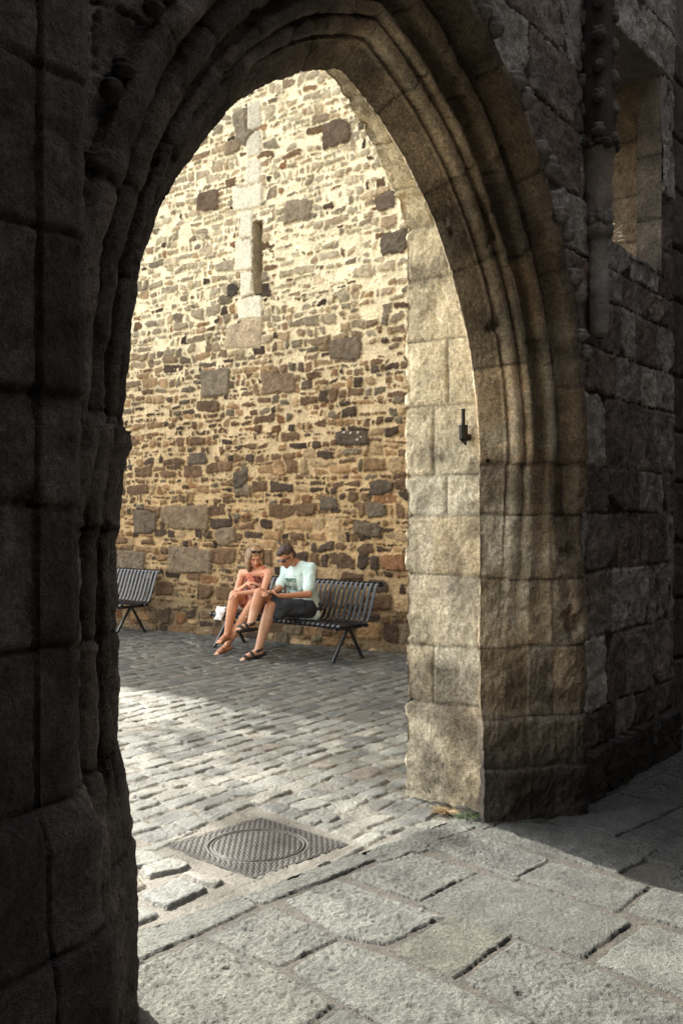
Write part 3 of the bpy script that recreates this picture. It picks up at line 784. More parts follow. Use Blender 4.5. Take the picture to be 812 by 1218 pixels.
for sg in (1, -1):
    for th_deg in (17, 25, 33.5, 42.5, 52, 62):
        th = math.radians(th_deg); uo = .56; R1_ = RAD+uo
        s_ = sg*((HALF-RAD)+R1_*math.cos(th)); z_ = ZS+R1_*math.sin(th)
        tx, tz = -sg*math.sin(th), math.cos(th)
        big = .060 if th_deg > 20 else .046
        cl = (.20,.18,.17) if sg > 0 else (.04,.034,.031); big *= 1 if sg > 0 else .6  # left crockets near black, shade put into their colour
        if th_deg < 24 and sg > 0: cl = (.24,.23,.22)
        L = [knob_mesh(gw(s_+tx*.05, -hv-.01, z_+tz*.05), big, 40+kk, (1,1,.8), cl), knob_mesh(gw(s_-tx*.04+sg*.015, -hv-.02, z_-tz*.04), big*.95, 60+kk, (1,1,.95), cl),
             knob_mesh(gw(s_-sg*.02, -hv+.02, z_), big*.8, 80+kk, (1,1,1.6), cl)]
        multi_grid('crocket', L, M_carv, gate); kk += 1
PS = 1.955
def g3(s, m, z): return tuple(gw(s, m, z))
mb = MB()   # slender pinnacle shaft
prof_p = [(.03,2.64),(.050,2.66),(.055,2.70),(.055,3.20),(.075,3.22),(.080,3.26),(.066,3.30),(.072,3.50),(.085,3.66),(.098,3.70),(.098,3.74),(.09,3.76),(.088,5.3)]
c0 = gw(PS, -.40, 0)
T_, Z_ = np.meshgrid(np.linspace(0, 2*PI, 33), np.arange(2.64, 5.3, .012))
rr = np.interp(Z_, [p[1] for p in prof_p], [p[0] for p in prof_p])
sq = 1/np.maximum(np.abs(np.cos(T_+PI*.3)), np.abs(np.sin(T_+PI*.3)))
rr = rr*(1+.12*(sq-1)*(Z_ > 3.2))
Pp = np.stack([c0[0]+rr*np.cos(T_), c0[1]+rr*np.sin(T_), Z_], -1)
dn = .010*fbm(Pp[...,0], Pp[...,1], Pp[...,2], 9, 4, .6, 777)
Pp[...,0] += dn*np.cos(T_); Pp[...,1] += dn*np.sin(T_)
cp = np.where((Z_ > 3.71)[..., None], np.array((.05,.043,.039)), np.where((Z_ > 3.2)[..., None], np.array((.21,.18,.15)), np.array((.24,.225,.205))))
cp = cp*(1+.35*fbm(Pp[...,0], Pp[...,1], Pp[...,2], 7, 4, .6, 778))[..., None]
pinn = grid_mesh('pinnacle', Pp, cp, M_carv, gate, flip=False)
L = []; toc = -np.array([c0[0], c0[1], 0])/np.hypot(c0[0], c0[1]); sdv = np.array([toc[1], -toc[0], 0])
for i, z in enumerate(np.arange(3.80, 5.2, .175)):
    b = np.array([c0[0], c0[1], z])
    L.append(knob_mesh(b+toc*.112+np.array([0,0,.03*hsh(i, 2)-.015]), .034+.008*float(hsh(i, 1)), 100+i, (1,1,1.0), np.array((.12,.11,.10))*(.7+.6*float(hsh(i, 3)))))
    L.append(knob_mesh(b+sdv*.085+toc*.03-np.array([0,0,.05]), .030, 120+i, (1,1,1.5), (.12,.105,.095))); L.append(knob_mesh(b-sdv*.085+toc*.03-np.array([0,0,.05]), .030, 140+i, (1,1,1.5), (.12,.105,.095)))
for i in range(7):
    a = -PI/2+(i-3)*.55; L.append(knob_mesh((c0[0]+.085*math.cos(a+math.atan2(toc[1], toc[0])+PI/2), c0[1]+.085*math.sin(a+math.atan2(toc[1], toc[0])+PI/2), 3.72+.02*(i % 2)), .036, 160+i, (1,1,.9), (.06,.052,.048)))
for i in range(5):
    a = (i-2)*.6; L.append(knob_mesh((c0[0]+.06*math.cos(a+math.atan2(toc[1], toc[0])), c0[1]+.06*math.sin(a+math.atan2(toc[1], toc[0])), 3.32-.02*(i % 2)), .034, 180+i, (.8,.8,1.4), (.15,.135,.12)))
for l_ in L: multi_grid('carved_knob', [l_], M_carv, pinn)

# ---- left buttress of rounded members nearest the viewer
pts = dense([(-1.74,.30),(-1.76,.41),(-1.785,.455),(-1.82,.475),(-1.94,.488),(-1.950,.465),(-1.960,.490),(-2.10,.505),(-2.22,.505),(-2.31,.47),(-2.33,.38),(-2.40,.36),(-2.62,.36),(-2.80,.34)], .009)
bs = np.array([p[0] for p in pts]); bv = np.array([p[1] for p in pts])
zz = np.arange(-.06, 5.6, .011); BSg, Zg = np.meshgrid(bs, zz); BV, _ = np.meshgrid(bv, zz)
bul = .045*sst(.93,.8,Zg)+.03*sst(.62,.5,Zg)+.012*sst(1.93,1.97,Zg)
BV = BV+bul*(BV > .33); BSg = BSg+bul*.7*(BSg > -1.9)
P = gw(BSg, -BV, Zg); Nn = grid_normals(P); f3 = np.sign(np.mean(np.sum(Nn*(-N3), -1))); Nn *= f3
x3, y3, z3 = P[...,0], P[...,1], P[...,2]
js = np.array([.56,.905,1.30,1.66,1.94,2.36,2.78,3.2,3.7,4.2,4.8])
wob = .03*fbm(x3, y3, z3, 2.5, 2, .5, 800)
dj = np.min(np.abs((Zg+wob)[..., None]-js), -1); bid = np.searchsorted(js, Zg+wob)+(BSg < -1.945)*40
ero = fbm(x3, y3, z3, 3., 3, .5, 801); er2 = fbm(x3, y3, z3, 13, 4, .6, 802)
P = P+Nn*(.008*ero+.007*er2+.002*fbm(x3, y3, z3, 50, 2, .6, 804)-.014*np.exp(-(dj/.008)**2)+.014*(hsh(bid, 3)-.5)-.02*sst(.5,1,fbm(x3, y3, z3, 4, 3, .5, 803)))[..., None]
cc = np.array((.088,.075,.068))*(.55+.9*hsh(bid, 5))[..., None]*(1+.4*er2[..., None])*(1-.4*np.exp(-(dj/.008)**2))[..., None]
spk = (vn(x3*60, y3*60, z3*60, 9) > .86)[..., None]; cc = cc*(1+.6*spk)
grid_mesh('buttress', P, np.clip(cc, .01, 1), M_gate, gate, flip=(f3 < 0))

# ---- iron hinge pin in the reveal
hp = np.array(gw(SB-.035, .10, 2.11))
def at_reveal(x, y):     # point on the reveal plane s = SB
    r = (x-CX)/FPX
    # G0+SB*A+m*NN ; X = r*Y
    bx, by = G0+SB*A; m = (r*by-bx)/(NN[0]-r*NN[1]); return m, by+m*NN[1]
m_, d_ = at_reveal(556, 505)
zt = CAMZ-(487-CY)*d_/FPX; zb2 = CAMZ-(527-CY)*d_/FPX
mb = MB(); sx = SB-.05
q = lambda s, m, z: g3(s, m, z)
mb.tube([q(sx, m_, zt-.10), q(sx, m_, zt+.0)], .011, 10).tube([q(sx, m_, zb2+.02), q(sx, m_, zt-.09)], [.024,.026], 12)
mb.tube([q(sx, m_, zb2+.03), q(SB+.06, m_, zb2+.035)], .020, 8).tube([q(sx+.03, m_, zb2-.01), q(sx, m_, zb2+.025)], [.006,.022], 8)
mb.build('hinge_pin', M_iron, gate, smooth=False)
mb = MB(); mq, dq = at_reveal(579, 549); 
rp = pp(580, 548, 5.40)
mb.tube([Vector(rp)+Vector((0,0,0)), Vector(rp)+Vector((.0,.05,0))], .013, 10)
mb.build('iron_stub', M_iron, gate)
# =================================================================== BENCHES
O_B = np.array([-.073, 10.9])
def make_bench(label, loc, rz, group):
    t = thing('park_bench', label, 'bench', loc, rz, group)
    def smooth_path(pts, n=5):
        out = []
        for i in range(len(pts)-1):
            p0 = pts[max(0, i-1)]; p1 = pts[i]; p2 = pts[i+1]; p3 = pts[min(len(pts)-1, i+2)]
            for k in range(n):
                u = k/n
                out.append(tuple(.5*((2*p1[a])+(-p0[a]+p2[a])*u+(2*p0[a]-5*p1[a]+4*p2[a]-p3[a])*u*u+(-p0[a]+3*p1[a]-3*p2[a]+p3[a])*u**3) for a in range(2)))
        return out+[pts[-1]]
    seatp = smooth_path([(.02,.375),(.0,.40),(.03,.425),(.12,.42),(.28,.405),(.42,.405)])
    backp = smooth_path([(.42,.405),(.475,.43),(.515,.50),(.57,.65),(.625,.80),(.665,.845),(.71,.84),(.725,.81)])
    L = 2.16; n = 29
    def strips(path, name):
        mb = MB()
        for i in range(n):
            x = -L/2+.03+(L-.06)*i/(n-1)
            b = len(mb.v)
            for j, (y, z) in enumerate(path):
                a = path[max(0, j-1)]; c = path[min(len(path)-1, j+1)]
                ty, tz = c[0]-a[0], c[1]-a[1]; q = math.hypot(ty, tz)+1e-9; ny, nz = -tz/q*.004, ty/q*.004
                for dx, s in ((-.018,1),(.018,1),(.018,-1),(-.018,-1)): mb.v.append((x+dx, y+ny*s, z+nz*s))
                if j:
                    o = b+(j-1)*4
                    for k in range(4): mb.f.append((o+k, o+(k+1)%4, o+4+(k+1)%4, o+4+k))
            e = b+(len(path)-1)*4
            mb.f += [(b+3,b+2,b+1,b), (e,e+1,e+2,e+3)]
        return mb.build(name, M_black, t, world=False)
    strips(seatp, 'seat'); strips(backp, 'backrest')
    MB().tube([(-L/2,.03,.395),(L/2,.03,.395)], .02, 10).build('front_rail', M_black, t, smooth=False, world=False)
    MB().tube([(-L/2,.45,.385),(L/2,.45,.385)], .02, 10).build('rear_rail', M_black, t, world=False)
    MB().tube([(-L/2-.01,.70,.815),(L/2+.01,.70,.815)], .019, 10).build('top_rail', M_black, t, world=False)
    for sx in (-1, 1):
        x = sx*(L/2-.11)
        f = MB().box(x-.018, x+.018, .02, .46, .352, .388); f.tube([(x,.44,.37),(x,.50,.45),(x,.60,.70),(x,.66,.80)], .014, 8)
        f.build('support_frame', M_black, t, world=False)
        for y0, y1 in ((.24,0.0),(.27,.49)):
            lg = MB().tube([(x,y0,.36),(x,y1,.012)], .021, 4, sq=(1,.8)).build('leg', M_black, t, world=False)
            MB().lathe([(.034,0),(.034,.008),(.02,.014)], (x, y1, .008), 14).build('foot', M_black, lg, world=False)
    return t
bx = np.array([.743, -.669]); by = np.array([.669, .743])
bc = O_B - bx*1.0
make_bench('black slatted metal bench the couple sits on', (bc[0], bc[1], .008), math.atan2(bx[1], bx[0]), 'black metal benches along the yard wall')
b2 = np.array([-2.96, 13.32]) - np.array([math.cos(math.radians(-39)), math.sin(math.radians(-39))])*1.0
make_bench('black slatted metal bench half hidden behind the left pier', (b2[0], b2[1], .008), math.radians(-39), 'black metal benches along the yard wall')

# =================================================================== PEOPLE
def ellip(c, r, R=None, n=14):
    R = R or Matrix.Identity(3); v = []; f = []
    m = n; k = n//2+2
    for i in range(k+1):
        ph = PI*i/k
        for j in range(m):
            th = 2*PI*j/m
            p = R @ Vector((r[0]*math.cos(th)*math.sin(ph), r[1]*math.sin(th)*math.sin(ph), r[2]*math.cos(ph)))
            v.append(tuple(Vector(c)+p))
    for i in range(k):
        for j in range(m): f.append((i*m+j, (i+1)*m+j, (i+1)*m+(j+1)%m, i*m+(j+1)%m))
    return v, f
def cone(p0, p1, r0, r1, sq=None, n=12):
    p0, p1 = Vector(p0), Vector(p1); ax = p1-p0; L = ax.length; ax = ax/L if L > 1e-6 else Vector((0,0,1))
    mb = MB(); pts = []; rs = []
    for i in range(5):
        a = PI/2*(1-i/4); pts.append(p0-ax*r0*math.sin(a)*.999); rs.append(max(r0*math.cos(a), 1e-4))
    for i in range(5):
        a = PI/2*i/4; pts.append(p1+ax*r1*math.sin(a)); rs.append(max(r1*math.cos(a), 1e-4))
    mb.tube(pts, rs, n, cap=True); return mb.v, mb.f
def blob(name, prims, mat, parent, voxel=.008, smooth=3, colf=None, fold=0, fdir=(1,1,1), ff=9):
    mb = MB()
    for v, f in prims: mb.add(v, f)
    me = bpy.data.meshes.new('tmp'); me.from_pydata(mb.v, [], mb.f); me.update()
    o = bpy.data.objects.new('tmp', me); C.objects.link(o)
    r = o.modifiers.new('r', 'REMESH'); r.mode = 'VOXEL'; r.voxel_size = voxel
    s = o.modifiers.new('s', 'SMOOTH'); s.iterations = smooth; s.factor = .5
    dg = bpy.context.evaluated_depsgraph_get(); ev = o.evaluated_get(dg)
    nm = bpy.data.meshes.new_from_object(ev, depsgraph=dg); bpy.data.objects.remove(o)
    nm.name = name
    n = len(nm.vertices); co = np.empty(n*3, np.float32); nm.vertices.foreach_get('co', co); co = co.reshape(-1, 3)
    nm.materials.clear()
    if fold:
        nn = np.empty(n*3, np.float32); nm.vertices.foreach_get('normal', nn); nn = nn.reshape(-1, 3)
        q = 1-2*np.abs(fbm(co[:,0]*fdir[0], co[:,1]*fdir[1], co[:,2]*fdir[2], ff, 3, .5, 77))
        nm.vertices.foreach_set('co', (co+nn*(fold*q)[:, None]).astype(np.float32).ravel()); nm.update()
    if colf is not None:
        for a in list(nm.color_attributes): nm.color_attributes.remove(a)
        c = np.ones((n, 4), np.float32); c[:, :3] = colf(co)
        at = nm.color_attributes.new('Col', 'FLOAT_COLOR', 'POINT'); at.data.foreach_set('color', c.ravel())
    nm.polygons.foreach_set('use_smooth', [True]*len(nm.polygons))
    return link(name, nm, mat, parent)
def near(co, p, r): return np.clip(1-np.linalg.norm(co-np.array(p), axis=1)/r, 0, 1)[:, None]
def frame_of(fw, up=(0,0,1)):
    f = Vector(fw).normalized(); u = Vector(up); u = (u-f*u.dot(f)).normalized(); s = f.cross(u)   # s = the person's right
    return s, f, u
def head_prims(c, fr, k=1.0, fem=False):
    s, f, u = fr; R = Matrix((s, f, u)).transposed(); c = Vector(c)
    L = lambda a, b, d: c+(s*a+f*b+u*d)*k
    pr = [ellip(L(0,-.008,.035), (.074*k,.092*k,.085*k), R, 18), ellip(L(0,.022,-.03), (.058*k,.068*k,.075*k), R, 16), ellip(L(0,.058,-.085), (.027*k,.024*k,.022*k), R),
          cone(L(0,.086,.012), L(0,.104,-.028), .008*k, .0145*k), ellip(L(0,.084,-.055), (.022*k,.010*k,.008*k), R), ellip(L(0,.080,.032), (.050*k,.012*k,.010*k), R)]
    for q in (-1, 1): pr.append(ellip(L(.075*q,-.008,-.005), (.010*k,.020*k,.032*k), R)); pr.append(ellip(L(.036*q,.062,-.02), (.022*k,.018*k,.02*k), R))
    return pr, L, R
def hand_prims(wr, tip_dir, palm_n, k=1.0, curl=.5, left=False):
    """palm, four unequal bent fingers, thumb from the palm's side"""
    d = Vector(tip_dir).normalized(); n = Vector(palm_n); n = (n-d*n.dot(d)).normalized(); s = d.cross(n)*(1 if left else -1)
    w = Vector(wr); pr = [cone(w, w+d*.035*k, .024*k, .030*k), cone(w+d*.03*k+s*.014*k, w+d*.072*k+s*.020*k, .020*k, .018*k), cone(w+d*.03*k-s*.014*k, w+d*.07*k-s*.022*k, .020*k, .016*k)]
    for i, ln in enumerate((.068, .078, .072, .056)):
        b = w+d*.080*k+s*(.031-.0205*i)*k; a1 = curl*.7; a2 = curl*1.5
        m = b+(d*math.cos(a1)+n*math.sin(a1))*ln*.48*k; e = m+(d*math.cos(a2)+n*math.sin(a2))*ln*.5*k
        pr += [cone(b, m, .0095*k, .009*k, n=8), cone(m, e, .009*k, .0075*k, n=8)]
    b = w+d*.025*k+s*.026*k; m = b+(d*.6+s*.75+n*.25)*.042*k; e = m+(d*.85+s*.2+n*.4)*.032*k
    pr += [cone(b, m, .013*k, .0105*k, n=8), cone(m, e, .0105*k, .009*k, n=8)]
    return pr
def foot_prims(ank, toe, k=1.0):
    a, t = Vector(ank), Vector(toe); d = (t-a); d.z = 0; d.normalize(); s = Vector((-d.y, d.x, 0)); L = (t-a).length
    heel = a-d*.035*k+Vector((0,0,-.045*k)); ball = a+(t-a)*.68
    pr = [cone(a, heel, .036*k, .032*k), cone(a+Vector((0,0,-.01)), ball, .036*k, .030*k), cone(heel, ball, .030*k, .030*k)]
    for i, q in enumerate((.028, .013, -.001, -.015, -.028)):
        pr.append(cone(ball+s*q*k, t+s*q*k-d*abs(q)*.5*k, .016*k-.001*i, .011*k, n=8))
    return pr
M_skin = plain_mat('skin', (.5,.28,.18), .5, 0, .4, noise=.06, scale=30, attr=True)
M_cloth = plain_mat('cotton_cloth', (.5,.5,.5), .9, 0, .15, noise=.10, scale=45, bump=.25, attr=True)
M_hair = plain_mat('hair', (.1,.1,.1), .55, 0, .35, noise=.35, scale=90, bump=.4, attr=True)
M_leather = plain_mat('sandal_leather', (.1,.1,.1), .6, 0, .3, noise=.25, scale=80, attr=True)
M_lens = plain_mat('dark_lens', (.008,.008,.01), .12, 0, .6)
def const(c): return lambda co: np.ones((len(co), 3))*np.array(c)
def sandal(name, ank, toe, parent, col, thick=.016, bulky=1.0):
    a, t = Vector(ank), Vector(toe); d = (t-a); L = d.length; dn = d.normalized(); s = dn.cross(Vector((0,0,1))).normalized(); up = s.cross(dn)
    heel = a-dn*.05-up*.07; th = Vector((0,0,0))
    pr = []
    for q in (-1, 0, 1): pr.append(cone(a-dn*.045-up*.076+s*q*.018, t-dn*.01-up*.022*1.0+s*q*.027-dn*.02*abs(q), thick, thick))
    def band(c, rx, rz, w):
        pts = []
        for i in range(13):
            g = PI*i/12; pts.append(c+s*rx*math.cos(g)+up*rz*math.sin(g))
        for p, q in zip(pts[:-1], pts[1:]): pr.append(cone(p, q, w, w, n=6))
    band(a+(t-a)*.74-up*.025, .047, .042, .011*bulky); band(a+(t-a)*.40-up*.03, .045, .052, .010*bulky)
    pts = [a+(s*math.cos(g)+dn*math.sin(g))*.042 for g in np.linspace(0, 2*PI, 13)]
    for p, q in zip(pts[:-1], pts[1:]): pr.append(cone(p, q, .009*bulky, .009*bulky, n=6))
    return blob(name, pr, M_leather, parent, .006, 2, const(col))
UP = Vector((0,0,1)); FWD = Vector((-.669,-.743,0))
# ---------------------------------------------------------------- woman
W = thing('person', 'long haired woman in a red patterned sundress seated with folded arms on the bench', 'person', tuple(pp(312, 720, 12.0)[:2])+(0,), 0, 'couple on the bench')
wsk = np.array((.58,.275,.16)); wsk2 = np.array((.44,.18,.10))
hc = pp(303.5, 663, 11.80); fr = frame_of((.16,-.86,-.46)); hp_, HL, HR = head_prims(hc, fr, 1.0)
shR, shL = pp(288, 682, 11.98), pp(320, 681, 11.72); neck = pp(305, 676, 11.88); chest = pp(306, 694, 11.90); waist = pp(309, 706, 11.97); pel = pp(312, 719, 12.02)
hipR, hipL = pp(306, 722, 12.08), pp(318, 723, 11.86)
knR, anR = pp(279, 708, 11.62), pp(270, 754, 11.66)
knL, anL = pp(300, 719, 11.52), pp(270, 767, 11.78)
elR, wrR = pp(281, 705, 11.86), pp(294, 695, 11.62)
elL, wrL = pp(313, 703, 11.50), pp(284, 706, 11.46)
toR, toL = pp(259, 765, 11.50), pp(255, 779.5, 11.66)
pr = list(hp_)+[cone(HL(0,-.02,-.07), neck, .046, .050), cone(neck, (shR+neck)/2, .050, .045), cone(neck, (shL+neck)/2, .050, .045)]
pr += [cone(shR, shL, .052, .052), ellip(chest, (.135,.095,.13)), cone(chest, waist, .115, .105), ellip(pel, (.165,.14,.12))]
pr += [cone(hipR, knR, .086, .058), cone(hipL, knL, .086, .058), cone(knR, knR*.65+anR*.35, .062, .062), cone(knR*.65+anR*.35, anR, .062, .036), cone(knL, knL*.65+anL*.35, .06, .058), cone(knL*.65+anL*.35, anL, .058, .036)]
pr += [cone(shR, elR, .047, .037), cone(shL, elL, .047, .037), cone(elR, wrR, .036, .024), cone(elL, wrL, .036, .024)]
pr += hand_prims(wrR, (.75,-.35,.25), (0,.2,-1), .92, .6, False)+hand_prims(wrL, (-.93,-.2,-.25), (0,.3,-1), .92, .55, True)
pr += foot_prims(anR, toR, .92)+foot_prims(anL, toL, .92)
def wcol(co):
    c = np.ones((len(co), 3))*wsk; n = fbm(co[:,0], co[:,1], co[:,2], 7, 3, .5, 900)[:, None]; c = c*(1+.10*n)
    face = near(co, HL(0,.08,-.02), .11); c = c*(1-face*.35)+wsk2*face*.35
    for q in (-1, 1): e = np.clip(near(co, HL(.031*q,.078,.008), .020)*2, 0, 1); c = c*(1-e)+np.array((.14,.07,.045))*e
    m = np.clip(near(co, HL(0,.092,-.055), .02)*1.6, 0, 1); c = c*(1-m)+np.array((.40,.12,.09))*m
    return c
body = blob('body', pr, M_skin, W, .0075, 3, wcol)
def dress_col(co):
    n1 = fbm(co[:,0], co[:,1], co[:,2], 16, 3, .6, 910)[:, None]; n2 = fbm(co[:,0], co[:,1], co[:,2], 30, 2, .6, 911)[:, None]
    c = np.ones((len(co), 3))*np.array((.46,.14,.095)); c = np.where(n1 > .15, np.array((.62,.36,.26)), c); c = np.where(n2 > .38, np.array((.12,.04,.03)), c); return c
dp = [ellip(chest+Vector((0,-.015,.02)), (.150,.112,.128)), cone(chest, waist, .128, .120), ellip(pel, (.178,.155,.125)),
      cone(hipR, hipR*.35+knR*.65, .100, .086), cone(hipL, hipL*.25+knL*.75, .100, .082), cone(hipR*.5+knR*.5, hipL*.4+knL*.6, .085, .080), cone(knL*.7+hipL*.3, pp(293, 733, 11.55), .055, .022)]
for a, b in ((shR, .5), (shL, .5)): dp.append(cone(chest+(a-chest)*.5+Vector((0,-.075,.03)), neck+(a-neck)*.6+Vector((0,-.02,.035)), .026, .024))
blob('dress', dp, M_cloth, W, .008, 3, dress_col, fold=.009)
hr = []
HB = lambda a, b, d: HL(a, b, d)
hr.append(ellip(HB(0,-.022,.050), (.089,.098,.086), HR, 18))
for q in (-1, 1):
    for i in range(5):
        g = i/4
        top = HB(q*(.058+.024*g), .045-.11*g, .055); midp = HB(q*(.078+.012*g), .035-.11*g, -.06); low = HB(q*(.072+.02*g), .03-.10*g, -.155)-Vector((0,0,.02*(2-i)*.4))
        hr += [cone(top, midp, .024, .024), cone(midp, low, .024, .013)]
for a in (-.04, 0, .04): hr += [cone(HB(a,-.095,.03), HB(a*1.2,-.09,-.15), .032, .02)]
blob('hair', hr, M_hair, W, .0075, 2, lambda co: np.array((.25,.155,.08))*(1+.9*fbm(co[:,0], co[:,1], co[:,2]*.15, 40, 3, .6, 920))[:, None], fold=.008, fdir=(1,1,.12), ff=28)
def glasses(par, L, b, d, dz=0, wrap=.01):
    pr = []
    for q in (-1, 1):
        pr.append(ellip(L(.033*q, b-.004, d), (.029,.010,.019), HR if par is W else None)); pr.append(cone(L(.060*q, b-.012, d+.005), L(.079*q, b-.085, d+.01+dz), .005, .0045, n=8))
    pr.append(cone(L(-.02,b+.002,d+.006), L(.02,b+.002,d+.006), .006, .006, n=8)); return blob('sunglasses', pr, M_lens, par, .0045, 1)
glasses(W, HL, .070, .112, -.02)
sandal('sandal', anR, toR, W, (.17,.065,.035), .009, .7); sandal('sandal', anL, toL, W, (.17,.065,.035), .010, .7)
# ---------------------------------------------------------------- man
MN = thing('person', 'short haired man in a pale printed T-shirt and grey shorts looking down at his phone', 'person', tuple(pp(360, 722, 11.6)[:2])+(0,), 0, 'couple on the bench')
msk = np.array((.46,.205,.11))
hc = pp(341, 662.5, 11.36); fr = frame_of((-.60,-.52,-.52)); hp_, HL, HR = head_prims(hc, fr, 1.06)
HLm, HRm = HL, HR
shR, shL = pp(341, 680, 11.72), pp(368, 677, 11.36); neck = pp(353, 671, 11.50); chest = pp(357, 690, 11.53); waist = pp(361, 708, 11.60); pel = pp(365, 722, 11.66)
hipR, hipL = pp(354, 722, 11.72), pp(366, 724, 11.52)
knR, anR = pp(309, 706, 11.22), pp(298, 742, 11.12)
knL, anL = pp(322, 722, 11.26), pp(307, 773, 11.32)
elR, wrR = pp(331, 702, 11.52), pp(322, 705, 11.18)
elL, wrL = pp(367, 707, 11.20), pp(338, 709, 11.04)
toR, toL = pp(281.5, 749, 10.98), pp(286, 785.5, 11.22)
pr = list(hp_)+[cone(HL(0,-.03,-.06), neck, .056, .058), cone(neck, (shR+neck)/2, .058, .05), cone(neck, (shL+neck)/2, .058, .05), cone(shR, shL, .062, .062)]
pr += [ellip(chest, (.165,.115,.14)), cone(chest, waist, .14, .13), ellip(pel, (.17,.14,.12))]
pr += [cone(hipR, knR, .090, .060), cone(hipL, knL, .090, .060), cone(knR, knR*.6+anR*.4, .068, .066), cone(knR*.6+anR*.4, anR, .066, .040), cone(knL, knL*.65+anL*.35, .066, .066), cone(knL*.65+anL*.35, anL, .066, .042)]
pr += [cone(shR, elR, .054, .042), cone(shL, elL, .054, .043), cone(elR, wrR, .040, .027), cone(elL, wrL, .042, .028)]
pr += hand_prims(wrL, (-.85,-.15,.1), (.2,.25,1), 1.0, .7, True)+hand_prims(wrR, (-.35,-.75,.05), (-.2,.1,-1), 1.0, .6, False)
pr += foot_prims(anR, toR, 1.02)+foot_prims(anL, toL, 1.02)
def mcol(co):
    c = np.ones((len(co), 3))*msk*(1+.10*fbm(co[:,0], co[:,1], co[:,2], 7, 3, .5, 930))[:, None]
    st = np.clip(near(co, HLm(0,.07,-.07), .055)*1.3, 0, .5); c = c*(1-st)+np.array((.22,.12,.08))*st
    lg = sst(.62, .5, co[:,2])[:, None]; c = c*(1-lg)+np.array((.55,.31,.20))*lg
    return c
blob('body', pr, M_skin, MN, .0075, 3, mcol)
tc = chest+Vector((-.05,-.13,.0)); ts = Vector((.743,-.669,0)).normalized(); tu = Vector((-.12,-.1,1)).normalized()
def shirt_col(co):
    c = np.ones((len(co), 3))*np.array((.56,.68,.64)); rel = co-np.array(chest); a = rel@np.array(ts); b = rel[:,2]; fr_ = rel@np.array((-.669,-.743,0)) > .03
    inr = fr_ & (a > -.135) & (a < .065) & (b > -.11) & (b < .025)
    n = fbm(co[:,0], co[:,1], co[:,2], 26, 3, .6, 940)
    pic = np.where((n > .1)[:, None], np.array((.27,.33,.27)), np.array((.08,.13,.10))); pic = np.where(((b > -.06) & (b < -.02))[:, None], pic*.6+np.array((.5,.55,.5))*.4, pic)
    c = np.where(inr[:, None], pic, c)
    txt = fr_ & (a > -.08) & (a < .07) & (b > .042) & (b < .056) & (np.sin(a*260) > -.4); c = np.where(txt[:, None], np.array((.38,.44,.42)), c)
    return c*(1+.05*fbm(co[:,0], co[:,1], co[:,2], 9, 3, .5, 941))[:, None]
sp = [ellip(chest+Vector((0,0,.01)), (.175,.13,.145)), cone(chest, waist, .152, .148), cone(waist, pel, .148, .158), cone(shR, shL, .082, .082), cone(neck-Vector((0,0,.035)), (shL+neck)/2-Vector((0,0,.005)), .066, .066), cone(neck-Vector((0,0,.035)), (shR+neck)/2-Vector((0,0,.005)), .066, .066),
      cone(shL, shL*.25+elL*.75, .076, .066), cone(shR, shR*.3+elR*.7, .068, .062), cone(pel, pp(374, 731, 11.60), .11, .07)]
blob('t_shirt', sp, M_cloth, MN, .0075, 3, shirt_col, fold=.008, fdir=(1,1,.6))
kp = [ellip(pel, (.178,.150,.118)), cone(hipL, hipL*.18+knL*.82, .106, .088), cone(hipR, hipR*.28+knR*.72, .106, .086), cone(hipL, hipR, .1, .1), cone(hipL*.4+knL*.6, pp(331, 730, 11.28), .09, .07)]
blob('shorts', kp, M_cloth, MN, .008, 3, lambda co: np.array((.045,.047,.055))*(1+.35*fbm(co[:,0], co[:,1], co[:,2], 11, 4, .6, 950))[:, None], fold=.010, fdir=(.7,.7,1))
hr = [ellip(HL(0,-.020,.058), (.083,.096,.080), HR, 18), ellip(HL(0,-.055,.0), (.078,.058,.07), HR, 16), ellip(HL(0,.05,.088), (.055,.045,.03), HR)]
blob('hair', hr, M_hair, MN, .007, 2, lambda co: np.array((.055,.034,.024))*(1+.5*fbm(co[:,0], co[:,1], co[:,2], 40, 3, .6, 960))[:, None], fold=.006, fdir=(1,1,.4), ff=26)
pr = []
for q in (-1, 1): pr += [ellip(HL(.036*q,.082,.008), (.034,.014,.024), HR), cone(HL(.064*q,.062,.014), HL(.080*q,-.01,.012), .007, .005, n=8)]
pr.append(cone(HL(-.02,.092,.012), HL(.02,.092,.012), .008, .008, n=8)); blob('sunglasses', pr, M_lens, MN, .0045, 1)
sandal('sandal', anR, toR, MN, (.022,.016,.014), .024, 2.0); sandal('sandal', anL, toL, MN, (.022,.016,.014), .023, 1.9)
# phone in his hands
ph = pp(322.5, 706.5, 11.05)
Mx = Matrix.Translation(ph) @ Vector((.35,.10,.93)).to_track_quat('Z', 'Y').to_matrix().to_4x4()
pt = thing('phone', 'black smartphone held in the seated man\'s hands', 'phone', tuple(ph))
MB().box(-.036, .036, -.07, .07, -.004, .004, Mx).build('casing', M_black, pt, bevel=.003)
MB().box(-.032, .032, -.063, .063, .0045, .0052, Mx).build('screen', M_lens, pt)
